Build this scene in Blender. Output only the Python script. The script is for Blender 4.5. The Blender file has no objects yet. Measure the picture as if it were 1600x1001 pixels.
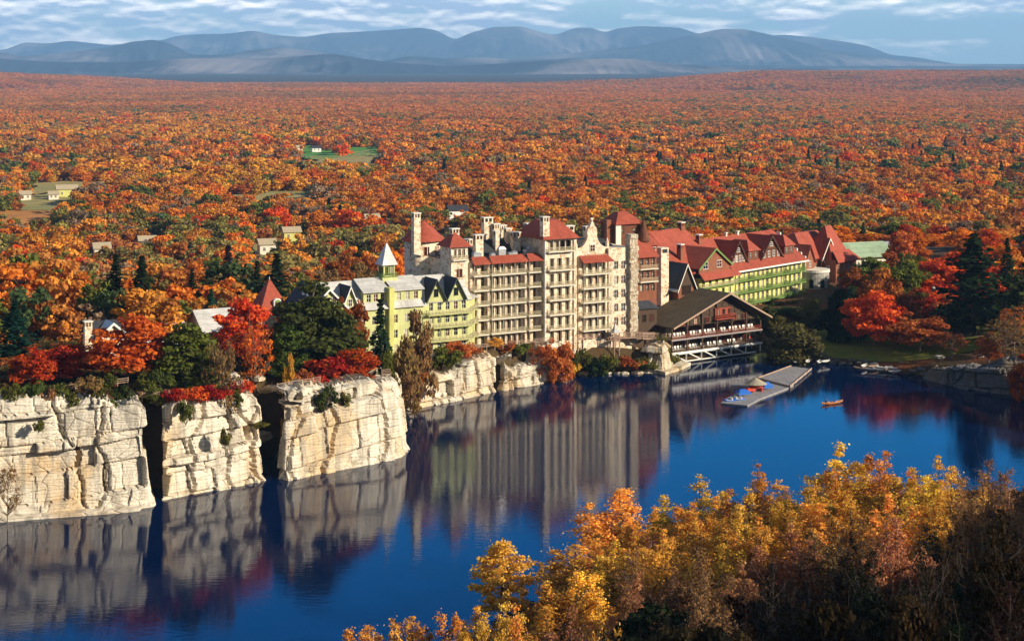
import bpy, math, random
import numpy as np
from mathutils import Vector

S = bpy.context.scene
COL = S.collection
R = math.radians

# ------------------------------------------------------------------ camera, sky, sun, exposure
F, H, HY = 2600.0, 75.0, 100.0            # focal length in photo pixels, eye height over the lake, horizon row
SUN_AZ, SUN_EL = 70.0, 23.0               # sun: degrees right of straight behind the camera, elevation
HAZE_D, HAZE_C = 5.0e-5, (.33, .62, 1.0)    # even blue air
cam = bpy.data.objects.new('camera', bpy.data.cameras.new('camera'))
COL.objects.link(cam)
cam.location = (0, 0, H)
cam.rotation_euler = (R(90), 0, 0)
cam.data.sensor_width = 36
cam.data.lens = 36 * F / 1600
cam.data.shift_y = -(500.5 - HY) / 1600
cam.data.clip_start = 0.5
cam.data.clip_end = 80000
S.camera = cam

S.view_settings.view_transform = 'Standard'
S.view_settings.look = 'None'
S.view_settings.exposure = 0.6
S.view_settings.gamma = 1

world = bpy.data.worlds.new('World')
S.world = world
world.use_nodes = True
wn, wl = world.node_tree.nodes, world.node_tree.links
bg = wn['Background']
sky = wn.new('ShaderNodeTexSky')
sky.sky_type = 'NISHITA'
sky.sun_disc = False
sky.sun_elevation = R(SUN_EL)
sky.sun_rotation = R(180 - SUN_AZ)
sky.altitude = 300
sky.air_density = 1.0
sky.dust_density = 0.4
sky.ozone_density = 3.0
tc = wn.new('ShaderNodeTexCoord')
sep = wn.new('ShaderNodeSeparateXYZ')
wl.new(tc.outputs['Generated'], sep.inputs[0])
def wmath(op, a, b=None, clamp=False):
    n = wn.new('ShaderNodeMath'); n.operation = op; n.use_clamp = clamp
    for i, v in enumerate((a, b)):
        if v is None: continue
        if isinstance(v, (int, float)): n.inputs[i].default_value = v
        else: wl.new(v, n.inputs[i])
    return n.outputs[0]
def wmix(fac, a, b):
    n = wn.new('ShaderNodeMix'); n.data_type = 'RGBA'
    if isinstance(fac, (int, float)): n.inputs[0].default_value = fac
    else: wl.new(fac, n.inputs[0])
    for i, v in ((6, a), (7, b)):
        if isinstance(v, tuple): n.inputs[i].default_value = (*v, 1)
        else: wl.new(v, n.inputs[i])
    return n.outputs[2]
# banks of low stratocumulus: noise on azimuth / elevation, stretched along the horizon
az = wmath('ARCTAN2', sep.outputs[0], sep.outputs[1])
cv = wn.new('ShaderNodeCombineXYZ')
wl.new(wmath('MULTIPLY', az, 20.0), cv.inputs[0])
wl.new(wmath('MULTIPLY', sep.outputs[2], 74.0), cv.inputs[1])
def wnoise(scale, detail, off, dist=0.12):
    m = wn.new('ShaderNodeMapping'); m.inputs['Location'].default_value = off
    wl.new(cv.outputs[0], m.inputs[0])
    n = wn.new('ShaderNodeTexNoise'); n.inputs['Scale'].default_value = scale
    n.inputs['Detail'].default_value = detail; n.inputs['Distortion'].default_value = dist
    wl.new(m.outputs[0], n.inputs['Vector'])
    return n.outputs['Fac']
n1 = wnoise(1.3, 8, (3.1, 0.4, 0))
n2 = wnoise(1.3, 8, (3.1, 0.62, 0))           # the same bank sampled a little higher: bright tops, grey bases
low = wmath('MULTIPLY', wmath('SUBTRACT', 0.16, sep.outputs[2]), 12.0, True)
leftw = wmath('MULTIPLY', az, -0.5)
hi = wmath('MULTIPLY', wmath('SUBTRACT', sep.outputs[2], 0.018), 5.5)
n3 = wnoise(0.32, 3, (7.7, 2.4, 0), 0.0)
dens = wmath('ADD', wmath('ADD', wmath('ADD', n1, wmath('MULTIPLY', wmath('SUBTRACT', n3, 0.5), 0.9)), leftw), hi)
cover = wmath('MULTIPLY', wmath('MULTIPLY', wmath('SUBTRACT', dens, 0.37), 3.6, True), low, True)
shade = wmath('MULTIPLY', wmath('ADD', wmath('SUBTRACT', n1, n2), 0.05), 4.5, True)
cloudcol = wmix(shade, (5.6, 7.0, 9.2), (22.0, 20.5, 18.0))
deepw = wmath('MULTIPLY', wmath('MULTIPLY', wmath('ADD', sep.outputs[1], 0.25), 1.6, True), wmath('MULTIPLY', wmath('SUBTRACT', 0.62, sep.outputs[2]), 4.0, True))
deep = wmix(deepw, wmix(0.5, sky.outputs[0], (1.6, 1.5, 1.4)), wmix(wmath('MULTIPLY', wmath('SUBTRACT', sep.outputs[2], 0.13), 5.5, True), (0.02, 5.2, 12.8), (0.01, 2.6, 8.8)))     # deep blue away from the sun, thin pale sky elsewhere
horizon = wmix(0.8, sky.outputs[0], (5.0, 8.0, 9.2))
rise = wmath('MULTIPLY', wmath('SUBTRACT', sep.outputs[2], 0.04), 9.0, True)
wl.new(wmix(cover, wmix(rise, horizon, deep), cloudcol), bg.inputs['Color'])
bg.inputs['Strength'].default_value = 0.075

sun = bpy.data.objects.new('sun', bpy.data.lights.new('sun', 'SUN'))
COL.objects.link(sun)
sun.data.energy = 5.0
sun.data.angle = R(0.5)
sun.data.color = (1.0, 0.89, 0.71)
sdir = Vector((math.cos(R(SUN_EL)) * math.sin(R(SUN_AZ)), -math.cos(R(SUN_EL)) * math.cos(R(SUN_AZ)), math.sin(R(SUN_EL))))
sun.rotation_euler = sdir.to_track_quat('Z', 'Y').to_euler()
sun.location = (200, -200, 300)

S.cycles.max_bounces = 6
S.cycles.diffuse_bounces = 2
S.cycles.glossy_bounces = 3
S.cycles.volume_bounces = 0
S.cycles.transparent_max_bounces = 6
S.cycles.use_denoising = True
S.cycles.sample_clamp_indirect = 4
S.cycles.use_adaptive_sampling = True
S.cycles.adaptive_threshold = 0.02

# ------------------------------------------------------------------ helpers
def at(px, py, Y): return Vector(((px - 800) / F * Y, Y, H - (py - HY) / F * Y))
def onz(px, py, z):
    Y = F * (H - z) / (py - HY)
    return Vector(((px - 800) / F * Y, Y, z))
def sm(a, b, x):
    t = np.clip((np.asarray(x, float) - a) / (b - a), 0, 1)
    return t * t * (3 - 2 * t)

class MB:
    """collects shapes that become ONE mesh object"""
    def __init__(s): s.v, s.f, s.m, s.cur = [], [], [], 0
    def poly(s, pts):
        n = len(s.v); s.v += [tuple(p) for p in pts]
        s.f.append(tuple(range(n, n + len(pts)))); s.m.append(s.cur); return s
    def box(s, x0, x1, y0, y1, z0, z1):
        n = len(s.v)
        s.v += [(x, y, z) for z in (z0, z1) for y in (y0, y1) for x in (x0, x1)]
        for q in ((0, 2, 3, 1), (4, 5, 7, 6), (0, 1, 5, 4), (2, 6, 7, 3), (0, 4, 6, 2), (1, 3, 7, 5)):
            s.f.append(tuple(n + i for i in q)); s.m.append(s.cur)
        return s
    def slab(s, pts, th, d=(0, 0, -1)):
        """a flat polygon given thickness th along d"""
        n = len(s.v); k = len(pts)
        s.v += [tuple(p) for p in pts] + [(p[0] + d[0] * th, p[1] + d[1] * th, p[2] + d[2] * th) for p in pts]
        s.f.append(tuple(range(n, n + k))); s.f.append(tuple(range(n + 2 * k - 1, n + k - 1, -1)))
        for i in range(k):
            j = (i + 1) % k; s.f.append((n + j, n + i, n + k + i, n + k + j))
        s.m += [s.cur] * (k + 2); return s
    def prism(s, xz, y0, y1):
        return s.slab([(x, y0, z) for x, z in xz], y1 - y0, (0, 1, 0))
    def cone(s, cx, cy, z0, z1, r0, r1, n=16, cap=True, a0=0.0):
        b = len(s.v)
        for z, r in ((z0, r0), (z1, r1)):
            s.v += [(cx + r * math.cos(a0 + 2 * math.pi * i / n), cy + r * math.sin(a0 + 2 * math.pi * i / n), z) for i in range(n)]
        for i in range(n):
            j = (i + 1) % n; s.f.append((b + i, b + j, b + n + j, b + n + i)); s.m.append(s.cur)
        if cap:
            s.f.append(tuple(b + i for i in range(n - 1, -1, -1))); s.f.append(tuple(b + n + i for i in range(n))); s.m += [s.cur] * 2
        return s
    def bar(s, p, q, r, r2=None, n=4):
        p, q = Vector(p), Vector(q); d = q - p
        if d.length < 1e-5: return s
        u = d.orthogonal().normalized(); w = d.normalized().cross(u)
        r2 = r if r2 is None else r2; b = len(s.v)
        for c, rr in ((p, r), (q, r2)):
            for i in range(n):
                a = 2 * math.pi * (i + .5) / n
                s.v.append(tuple(c + u * (rr * math.cos(a)) + w * (rr * math.sin(a))))
        for i in range(n):
            j = (i + 1) % n; s.f.append((b + i, b + j, b + n + j, b + n + i)); s.m.append(s.cur)
        s.f.append(tuple(b + i for i in range(n - 1, -1, -1))); s.f.append(tuple(b + n + i for i in range(n))); s.m += [s.cur] * 2
        return s
    def hip(s, x0, x1, y0, y1, ze, zr, ix, iy):
        """hipped / pyramid roof solid: ridge inset ix, iy"""
        e = [(x0, y0, ze), (x1, y0, ze), (x1, y1, ze), (x0, y1, ze)]
        t = [(x0 + ix, y0 + iy, zr), (x1 - ix, y0 + iy, zr), (x1 - ix, y1 - iy, zr), (x0 + ix, y1 - iy, zr)]
        for i in range(4):
            j = (i + 1) % 4; s.poly([e[i], e[j], t[j], t[i]])
        s.poly(t); s.poly(e[::-1]); return s
    def facade(s, x0, x1, z0, z1, ops, y=0.0, dep=0.35, rot=None):
        """a wall panel facing -y with real openings (x0,x1,z0,z1) and their reveals"""
        xs = sorted({x0, x1, *[v for o in ops for v in o[:2] if x0 < v < x1]}); zs = sorted({z0, z1, *[v for o in ops for v in o[2:4] if z0 < v < z1]})
        T = rot or (lambda x, yy, z: (x, yy, z))
        for a, b in zip(xs, xs[1:]):
            for c, d in zip(zs, zs[1:]):
                mx, mz = (a + b) / 2, (c + d) / 2
                if any(o[0] < mx < o[1] and o[2] < mz < o[3] for o in ops): continue
                s.poly([T(a, y, c), T(b, y, c), T(b, y, d), T(a, y, d)])
        for o in ops:
            a, b, c, d = o[:4]
            for p in ([(a, c), (b, c)], [(b, c), (b, d)], [(b, d), (a, d)], [(a, d), (a, c)]):
                (xa, za), (xb, zb) = p
                s.poly([T(xa, y, za), T(xb, y, zb), T(xb, y + dep, zb), T(xa, y + dep, za)])
        for (xa, za), (xb, zb) in (((x0, z0), (x0, z1)), ((x0, z1), (x1, z1)), ((x1, z1), (x1, z0))):
            s.poly([T(xa, y, za), T(xb, y, zb), T(xb, y + dep, zb), T(xa, y + dep, za)])
        return s
    def mesh(s, name, mats):
        me = bpy.data.meshes.new(name)
        me.from_pydata(s.v, [], s.f)
        for m in (mats if isinstance(mats, (list, tuple)) else [mats]): me.materials.append(m)
        if any(s.m): me.polygons.foreach_set('material_index', s.m)
        me.update(); return me
    def build(s, name, mats, parent=None, smooth=False):
        if not s.f: return None
        o = bpy.data.objects.new(name, s.mesh(name, mats)); COL.objects.link(o)
        o.parent = parent
        if smooth: o.data.polygons.foreach_set('use_smooth', [True] * len(o.data.polygons))
        return o

def tag(o, label=None, cat=None, group=None, kind=None):
    for k, v in (('label', label), ('category', cat), ('group', group), ('kind', kind)):
        if v: o[k] = v
    return o
def empty(name, loc, rz=0.0, label=None, cat=None, group=None):
    o = bpy.data.objects.new(name, None); COL.objects.link(o)
    o.location = loc; o.rotation_euler = (0, 0, rz); o.empty_display_size = 0.5
    return tag(o, label, cat, group)
def inst(name, data, parent=None, loc=(0, 0, 0), rot=(0, 0, 0), scale=(1, 1, 1)):
    o = bpy.data.objects.new(name, data); COL.objects.link(o); o.parent = parent
    o.location = loc; o.rotation_euler = rot; o.scale = scale; return o

class Frame:
    """a building's own axes: x along its front, y into it, z up; t() and z() read a photo column / row on a plane of it"""
    def __init__(s, ox, oy, oz, deg, k=1.0): s.o, s.a, s.oz, s.k = (ox, oy), R(deg), oz, k; s.c, s.s = math.cos(s.a), math.sin(s.a)
    def t(s, px, off=0.0):
        ox, oy = s.o[0] - s.s * off, s.o[1] + s.c * off; k = (px - 800) / F
        return (k * oy - ox) / (s.c - k * s.s)
    def z(s, px, py, off=0.0):
        Y = s.o[1] + s.c * off + s.t(px, off) * s.s
        return H - (py - HY) / F * Y - s.oz
    def w(s, x, y, z=0.0): return Vector((s.o[0] + s.c * x - s.s * y, s.o[1] + s.s * x + s.c * y, s.oz + z))
    def root(s, name, label, cat, group=None):
        o = empty(name, (s.o[0] * s.k, s.o[1] * s.k, H - (H - s.oz) * s.k), s.a, label, cat, group); o.scale = (s.k,) * 3; return o
# ------------------------------------------------------------------ procedural materials
class NT:
    def __init__(s, name):
        s.m = bpy.data.materials.new(name); s.m.use_nodes = True
        s.t = s.m.node_tree; s.n = s.t.nodes; s.l = s.t.links; s.b = s.n['Principled BSDF']
        s.tc = s.n.new('ShaderNodeTexCoord')
    def put(s, sock, v):
        if hasattr(v, 'is_output'): s.l.new(v, sock)
        elif isinstance(v, (tuple, list)): sock.default_value = (*v, 1) if len(v) == 3 and len(sock.default_value) == 4 else v
        else: sock.default_value = v
    def vec(s, scale=(1, 1, 1), rot=(0, 0, 0), src='Object', base=None):
        mp = s.n.new('ShaderNodeMapping'); mp.inputs['Scale'].default_value = scale; mp.inputs['Rotation'].default_value = rot
        s.l.new(base if base is not None else s.tc.outputs[src], mp.inputs[0]); return mp.outputs[0]
    def noise(s, v, scale=1.0, detail=4, rough=.55, dist=0.0, out='Fac'):
        n = s.n.new('ShaderNodeTexNoise'); s.l.new(v, n.inputs['Vector'])
        for k, x in (('Scale', scale), ('Detail', detail), ('Roughness', rough), ('Distortion', dist)): n.inputs[k].default_value = x
        return n.outputs[out]
    def voro(s, v, scale=1.0, feature='F1', out='Distance', rnd=1.0):
        n = s.n.new('ShaderNodeTexVoronoi'); n.feature = feature; s.l.new(v, n.inputs['Vector'])
        n.inputs['Scale'].default_value = scale; n.inputs['Randomness'].default_value = rnd; return n.outputs[out]
    def math(s, op, a, b=0.0, clamp=False):
        n = s.n.new('ShaderNodeMath'); n.operation = op; n.use_clamp = clamp
        s.put(n.inputs[0], a); s.put(n.inputs[1], b); return n.outputs[0]
    def ramp(s, f, a, b): return s.math('MULTIPLY', s.math('SUBTRACT', f, a), 1.0 / (b - a), True)
    def mix(s, f, a, b, mode='MIX'):
        n = s.n.new('ShaderNodeMix'); n.data_type = 'RGBA'; n.blend_type = mode
        s.put(n.inputs[0], f); s.put(n.inputs[6], a); s.put(n.inputs[7], b); return n.outputs[2]
    def bump(s, h, strength=.5, dist=.1):
        n = s.n.new('ShaderNodeBump'); n.inputs['Strength'].default_value = strength; n.inputs['Distance'].default_value = dist
        s.l.new(h, n.inputs['Height']); s.l.new(n.outputs[0], s.b.inputs['Normal'])
    def done(s, col, rough=.8, spec=.3, metal=0.0):
        s.put(s.b.inputs['Base Color'], col); s.put(s.b.inputs['Roughness'], rough)
        s.b.inputs['Specular IOR Level'].default_value = spec; s.b.inputs['Metallic'].default_value = metal; return s.m

def m_plain(name, col, var=.25, scale=1.5, rough=.75, spec=.3, metal=0.0, stretch=(1, 1, 1)):
    k = NT(name); n = k.noise(k.vec(stretch), scale, 5)
    return k.done(k.mix(n, tuple(c * (1 - var) for c in col), tuple(min(1, c * (1 + var)) for c in col)), rough, spec, metal)
def m_rubble(name, light, dark, mortar, size=.55):
    k = NT(name); v = k.vec()
    cell = k.voro(v, 1 / size, out='Color'); edge = k.voro(v, 1 / size, 'DISTANCE_TO_EDGE')
    sepn = k.n.new('ShaderNodeSeparateColor'); k.l.new(cell, sepn.inputs[0])
    c = k.mix(sepn.outputs[0], light, dark)
    c = k.mix(k.ramp(k.noise(v, .25, 4), .52, .7), c, tuple(x * .78 for x in light))
    c = k.mix(k.ramp(edge, .09, .03), c, mortar)
    k.bump(k.ramp(edge, 0, .2), .5, .08); return k.done(c, .9, .2)
def m_courses(name, a, b, gap, h=.22, rough=.85, wide=.35, rowaxis=2):
    """shingle / clapboard courses: bands along one axis, broken into tiles"""
    k = NT(name); v = k.vec()
    sp = k.n.new('ShaderNodeSeparateXYZ'); k.l.new(v, sp.inputs[0])
    zrow = k.math('DIVIDE', sp.outputs[rowaxis], h); fr = k.math('FRACT', zrow); fl = k.math('FLOOR', zrow)
    cx = k.n.new('ShaderNodeCombineXYZ'); k.l.new(k.math('DIVIDE', k.math('ADD', sp.outputs[0], sp.outputs[1]), wide), cx.inputs[0]); k.l.new(fl, cx.inputs[1])
    wnz = k.n.new('ShaderNodeTexWhiteNoise'); wnz.noise_dimensions = '2D'
    fx = k.n.new('ShaderNodeVectorMath'); fx.operation = 'FLOOR'; k.l.new(cx.outputs[0], fx.inputs[0]); k.l.new(fx.outputs[0], wnz.inputs['Vector'])
    c = k.mix(wnz.outputs['Value'], a, b)
    c = k.mix(k.ramp(k.noise(k.vec((1, 1, .4)), .35, 6, .65), .42, .72), c, tuple(x * .62 for x in a)); c = k.mix(k.math('MULTIPLY', k.ramp(k.noise(k.vec((1, 1, .5)), 1.3, 5), .5, .8), .5), c, tuple(min(1, x * 1.25 + .02) for x in a))
    c = k.mix(k.ramp(fr, .14, .04), c, gap); k.bump(fr, .35, .05)
    return k.done(c, rough, .25)

M = {}
M['stone'] = m_rubble('cream_rubble_stone', (.85, .72, .52), (.42, .26, .135), (.80, .70, .56), .7)
M['fieldstone'] = m_rubble('rough_fieldstone', (.75, .66, .50), (.36, .25, .15), (.22, .16, .11), .5)
M['greystone'] = m_rubble('grey_rubble_stone', (.46, .43, .37), (.24, .22, .19), (.42, .40, .36), .5)
M['coping'] = m_plain('pale_coping_stone', (.72, .66, .55), .12, 2)
M['brick'] = m_courses('red_brick', (.30, .10, .045), (.20, .06, .03), (.34, .2, .14), .12, .85, .26)
M['redshingle'] = m_courses('brown_red_shingle', (.21, .075, .035), (.12, .045, .025), (.05, .02, .012), .3, .85, .35)
M['redroof'] = m_courses('red_roof_shingle', (.40, .085, .045), (.30, .06, .035), (.2, .045, .03), .34, .8, .5)
M['whiteroof'] = m_courses('pale_metal_roof', (.62, .60, .56), (.54, .52, .49), (.42, .40, .38), .9, .45, 2.2)
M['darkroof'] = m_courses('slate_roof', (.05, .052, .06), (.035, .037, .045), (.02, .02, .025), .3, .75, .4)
M['brownroof'] = m_courses('mossy_brown_shingle', (.145, .105, .055), (.10, .075, .04), (.05, .035, .02), .35, .9, .4)
M['greenroof'] = m_courses('pale_green_metal_roof', (.36, .47, .30), (.32, .43, .27), (.22, .3, .18), 1.1, .5, 3)
M['flatroof'] = m_plain('dark_flat_roof', (.035, .035, .038), .4, .8, .9)
M['yellow'] = m_courses('pale_yellow_clapboard', (.62, .63, .27), (.58, .58, .25), (.42, .42, .18), .25, .7, 4)
M['limeyellow'] = m_courses('yellow_clapboard', (.66, .64, .20), (.60, .58, .18), (.44, .42, .12), .25, .7, 4)
M['greenpaint'] = m_plain('leaf_green_paint', (.15, .25, .055), .2, 2, .6)
M['darktrim'] = m_plain('dark_green_trim', (.025, .035, .03), .3, 2, .6)
M['cream'] = m_plain('cream_paint', (.74, .68, .54), .1, 2, .6)
M['rail'] = m_plain('weathered_cream_rail', (.58, .50, .32), .25, 1.5, .7)
M['white'] = m_plain('white_paint', (.80, .77, .70), .1, 2, .55)
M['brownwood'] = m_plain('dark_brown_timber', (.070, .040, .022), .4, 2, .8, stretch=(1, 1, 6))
M['redwood'] = m_plain('red_stained_wood', (.30, .055, .025), .35, 2, .7)
M['rustic'] = m_plain('weathered_cedar_pole', (.42, .28, .20), .35, 3, .85)
M['metal'] = m_plain('galvanised_metal', (.55, .55, .55), .25, 2, .35, .5, .7)
M['dock'] = m_courses('grey_dock_boards', (.34, .32, .32), (.27, .255, .26), (.12, .11, .11), .3, .85, 9, 0)
M['thatch'] = m_plain('straw_thatch', (.36, .31, .22), .3, 6, .95)
M['blue'] = m_plain('blue_canvas', (.02, .13, .50), .2, 3, .6)
M['redcloth'] = m_plain('red_canvas', (.55, .06, .03), .2, 3, .7)
M['varnish'] = m_plain('orange_varnished_cedar', (.55, .17, .025), .25, 5, .35, .5)
M['darkcloth'] = m_plain('dark_clothing', (.03, .03, .045), .3, 8, .9)
M['skin'] = m_plain('skin', (.50, .30, .21), .1, 4, .6)
M['bark'] = m_plain('grey_brown_bark', (.16, .115, .085), .45, 4, .95, stretch=(1, 1, .25))
M['darkbark'] = m_plain('dark_bark', (.07, .05, .04), .4, 4, .95, stretch=(1, 1, .25))

M['tanroof'] = m_plain('weathered_tan_roof', (.42, .34, .22), .2, 1)
def m_glass():
    k = NT('window_glass'); oi = k.n.new('ShaderNodeObjectInfo')
    r = oi.outputs['Random']
    c = k.mix(k.math('GREATER_THAN', r, .55), (.012, .012, .014), (.09, .03, .018))
    c = k.mix(k.math('GREATER_THAN', r, .9), c, (.42, .36, .27))
    return k.done(c, .12, .5)
M['glass'] = m_glass()

def m_rock(name, base, tint=1.0):
    k = NT(name); v = k.vec()
    n0 = k.noise(v, .09, 5, .6); n1 = k.noise(k.vec((1, 1, 2.6)), .5, 7, .65); nv = k.noise(k.vec((1, 1, .12)), .7, 4, .6)
    c = k.mix(k.ramp(n1, .35, .7), base, tuple(x * .80 for x in base))
    c = k.mix(k.math('MULTIPLY', k.ramp(n0, .45, .60), .7), c, (.58 * tint, .38 * tint, .17 * tint))      # iron stain
    c = k.mix(k.math('MULTIPLY', k.ramp(nv, .46, .62), .7), c, (.28 * tint, .25 * tint, .2 * tint))      # grey water streaks
    c = k.mix(k.math('MULTIPLY', k.ramp(k.noise(v, .16, 6, .7), .62, .70), .7), c, (.09, .085, .03))      # moss and lichen
    wv = k.n.new('ShaderNodeTexWave'); wv.bands_direction = 'Z'; wv.inputs['Scale'].default_value = .55; wv.inputs['Distortion'].default_value = 3; wv.inputs['Detail'].default_value = 4
    wv.inputs['Detail Scale'].default_value = .8
    k.l.new(k.vec((.35, .35, 1), (0, R(-3), 0)), wv.inputs['Vector'])
    crack = k.voro(k.vec((.20, .20, .42), (0, R(12), 0)), 1, 'DISTANCE_TO_EDGE')
    c = k.mix(k.math('MULTIPLY', k.math('MULTIPLY', k.ramp(crack, .018, .004), k.ramp(k.noise(v, .4, 3), .42, .62)), .8), c, (.10, .06, .035))
    c = k.mix(k.math('MULTIPLY', k.ramp(wv.outputs['Fac'], .08, .02), .25), c, (.20, .13, .075))
    h = k.math('ADD', k.math('MULTIPLY', n1, 1.0), k.math('MULTIPLY', k.ramp(crack, 0, .05), .5))
    h = k.math('ADD', h, k.math('MULTIPLY', k.ramp(wv.outputs['Fac'], 0, .3), .2))
    k.bump(h, .55, .35); return k.done(c, .9, .2)
M['rock'] = m_rock('pale_bedded_rock', (.75, .665, .53))
M['shaderock'] = m_rock('shade_dark_rock', (.13, .13, .145), .3)  # rock colour darkened to carry the shade on the right-hand cliff
def m_ground():
    k = NT('leaf_litter'); v = k.vec()
    c = k.mix(k.noise(v, .35, 6), (.12, .065, .03), (.05, .045, .02))
    c = k.mix(k.ramp(k.noise(v, .05, 4), .5, .62), c, (.17, .055, .018)); k.bump(k.noise(v, 1.5, 5), .6, .5)
    return k.done(c, .95, .1)
M['ground'] = m_ground()
def m_valley():
    k = NT('valley_floor'); v = k.vec()
    c = k.mix(k.ramp(k.noise(v, .004, 5), .4, .6), (.34, .13, .045), (.17, .13, .05))
    c = k.mix(k.noise(v, .05, 5), c, (.36, .15, .05)); sp = k.n.new('ShaderNodeSeparateXYZ'); k.l.new(v, sp.inputs[0])
    return k.done(k.mix(k.ramp(sp.outputs[1], 6600, 7600), c, (.06, .055, .045)), .95, .1)      # bare-wooded plain beyond the ridge
M['valley'] = m_valley()
def m_lawn(name, a, b, s=.25):
    k = NT(name); v = k.vec(); return k.done(k.mix(k.ramp(k.noise(v, s, 6), .35, .65), a, b), .95, .1)
M['lawn'] = m_lawn('mown_grass', (.17, .21, .03), (.26, .24, .04))
M['greenfield'] = m_lawn('green_field', (.085, .24, .04), (.12, .26, .05), .02)
M['tanfield'] = m_lawn('tan_field', (.36, .27, .10), (.26, .24, .08), .015)
M['orangefield'] = m_lawn('orange_field', (.50, .22, .05), (.42, .18, .05), .02)
M['path'] = m_lawn('gravel_path', (.40, .27, .17), (.33, .22, .14), .8)
def m_mountain():
    k = NT('mountain_forest'); v = k.vec()
    n = k.noise(k.vec((1, 1, 1)), .0006, 6, .6)
    c = k.mix(k.ramp(n, .47, .62), (.03, .042, .06), (.26, .22, .22))
    return k.done(c, 1.0, 0.0)
M['mountain'] = m_mountain()
def m_water():
    k = NT('lake_water')
    g = k.vec(src='Object')
    a = k.noise(k.vec((.5, 1.6, 1)), .9, 3, .55); b = k.noise(k.vec((.8, 1.0, 1), (0, 0, R(25))), .16, 3)
    h = k.math('ADD', k.math('MULTIPLY', a, .5), k.math('MULTIPLY', b, .6)); k.bump(h, .19, .14)
    c = k.mix(k.noise(g, .012, 3), (.0003, .007, .038), (.0003, .010, .050))
    k.b.inputs['IOR'].default_value = 1.33
    k.b.inputs['Specular Tint'].default_value = (.40, .78, 1.0, 1)
    wp = k.ramp(k.noise(k.vec((.6, 1.6, 1)), .035, 4), .38, .66)
    return k.done(c, k.math('ADD', .025, k.math('MULTIPLY', wp, .055)), .5)
M['water'] = m_water()

def m_leaf(name, source):
    k = NT(name)
    if source == 'object':
        oi = k.n.new('ShaderNodeObjectInfo'); col = oi.outputs['Color']; rnd = oi.outputs['Random']
    else:
        a0 = k.n.new('ShaderNodeAttribute'); a0.attribute_type = 'INSTANCER'; a0.attribute_name = 'tone'; col = a0.outputs['Color']; rnd = .5
    at_ = k.n.new('ShaderNodeAttribute'); at_.attribute_name = 'tint'
    hsv = k.n.new('ShaderNodeHueSaturation'); k.l.new(col, hsv.inputs['Color'])
    k.put(hsv.inputs['Hue'], k.math('ADD', .486, k.math('MULTIPLY', at_.outputs['Fac'], .028)))
    k.put(hsv.inputs['Value'], k.math('ADD', .62, k.math('MULTIPLY', at_.outputs['Fac'], .76)))
    d = k.n.new('ShaderNodeBsdfDiffuse'); t = k.n.new('ShaderNodeBsdfTranslucent'); mx = k.n.new('ShaderNodeMixShader')
    k.l.new(hsv.outputs[0], d.inputs[0]); k.l.new(hsv.outputs[0], t.inputs[0]); mx.inputs[0].default_value = .35
    k.l.new(d.outputs[0], mx.inputs[1]); k.l.new(t.outputs[0], mx.inputs[2])
    k.l.new(mx.outputs[0], k.n['Material Output'].inputs['Surface']); k.n.remove(k.b); return k.m
M['leaf'] = m_leaf('leaf', 'object')
M['wildleaf'] = m_leaf('forest_leaf', 'instancer')
# ------------------------------------------------------------------ lake outline and the lie of the land
# (x, y, type, value): c = cliff with plateau height, s = gentle shore, f = the near hillside
SHORE = [(-190, 232, 'c', 19), (-130, 250, 'c', 19), (-84, 275, 'c', 18.5), (-62, 281.6, 'c', 17), (-64.5, 292, 'c', 17), (-62.2, 293, 'c', 17), (-61, 285.5, 'c', 16.5),
         (-44, 300, 'c', 15.5), (-50, 314, 'c', 15.5), (-45, 316, 'c', 15.3), (-41, 300, 'c', 15.3), (-21, 318, 'c', 14), (-23, 338, 'c', 12.5), (-30, 350, 'c', 10.5), (-22, 361, 'c', 9.6),
         (-3, 382, 'c', 9.2), (13, 398, 'c', 9.0), (15, 400.5, 'c', 7), (20, 400.8, 'c', 6), (27, 402, 'c', 6), (31, 403, 'c', 5), (37, 402.5, 'c', 6.5), (40.5, 414.5, 's', 0), (66, 434, 's', 0), (72, 427, 's', 0),
         (78, 418, 's', 0), (86, 412, 's', 0), (99, 399, 's', 0), (103, 390, 'c', 5), (112, 378, 'c', 7), (126, 376, 'c', 7), (150, 372, 's', 0), (128, 330, 'f', 0), (106, 296, 'f', 0), (84, 281, 'f', 0), (55, 279, 'f', 0), (36, 262, 'f', 0), (15, 249, 'f', 0), (0, 224, 'f', 0), (-18, 190, 'f', 0), (-150, 75, 'f', 0), (-420, -160, 'f', 0), (-420, 180, 'c', 19)]
NS = len(SHORE)
FSEG = [i for i in range(NS) if SHORE[i][2] == 'f' and SHORE[(i + 1) % NS][2] == 'f']
def hill_d(X, Y): return np.min([seg_dist(X, Y, SHORE[i], SHORE[(i + 1) % NS])[0] for i in FSEG], 0)

def seg_dist(X, Y, a, b):
    dx, dy = b[0] - a[0], b[1] - a[1]
    t = np.clip(((X - a[0]) * dx + (Y - a[1]) * dy) / (dx * dx + dy * dy), 0, 1)
    return np.hypot(X - a[0] - t * dx, Y - a[1] - t * dy), t
def in_lake(X, Y):
    ins = np.zeros(X.shape, bool)
    for i in range(NS):
        (x0, y0), (x1, y1) = SHORE[i][:2], SHORE[(i + 1) % NS][:2]
        c = ((y0 > Y) != (y1 > Y)) & (X < (x1 - x0) * (Y - y0) / ((y1 - y0) or 1e-9) + x0); ins ^= c
    return ins
def wob(X, Y, k, s=0.0):
    return np.sin(X * k + 1.3 + s) * np.cos(Y * k * 1.13 + .7 * s) + .5 * np.sin(X * k * 2.3 + Y * k * 1.7 + s) * np.cos(Y * k * 2.9 - s)
VY = np.array([380, 430, 520, 600, 800, 1100, 1500, 2200, 3000, 4000, 5000, 6000, 6700, 8000, 12000, 40000.])
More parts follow.
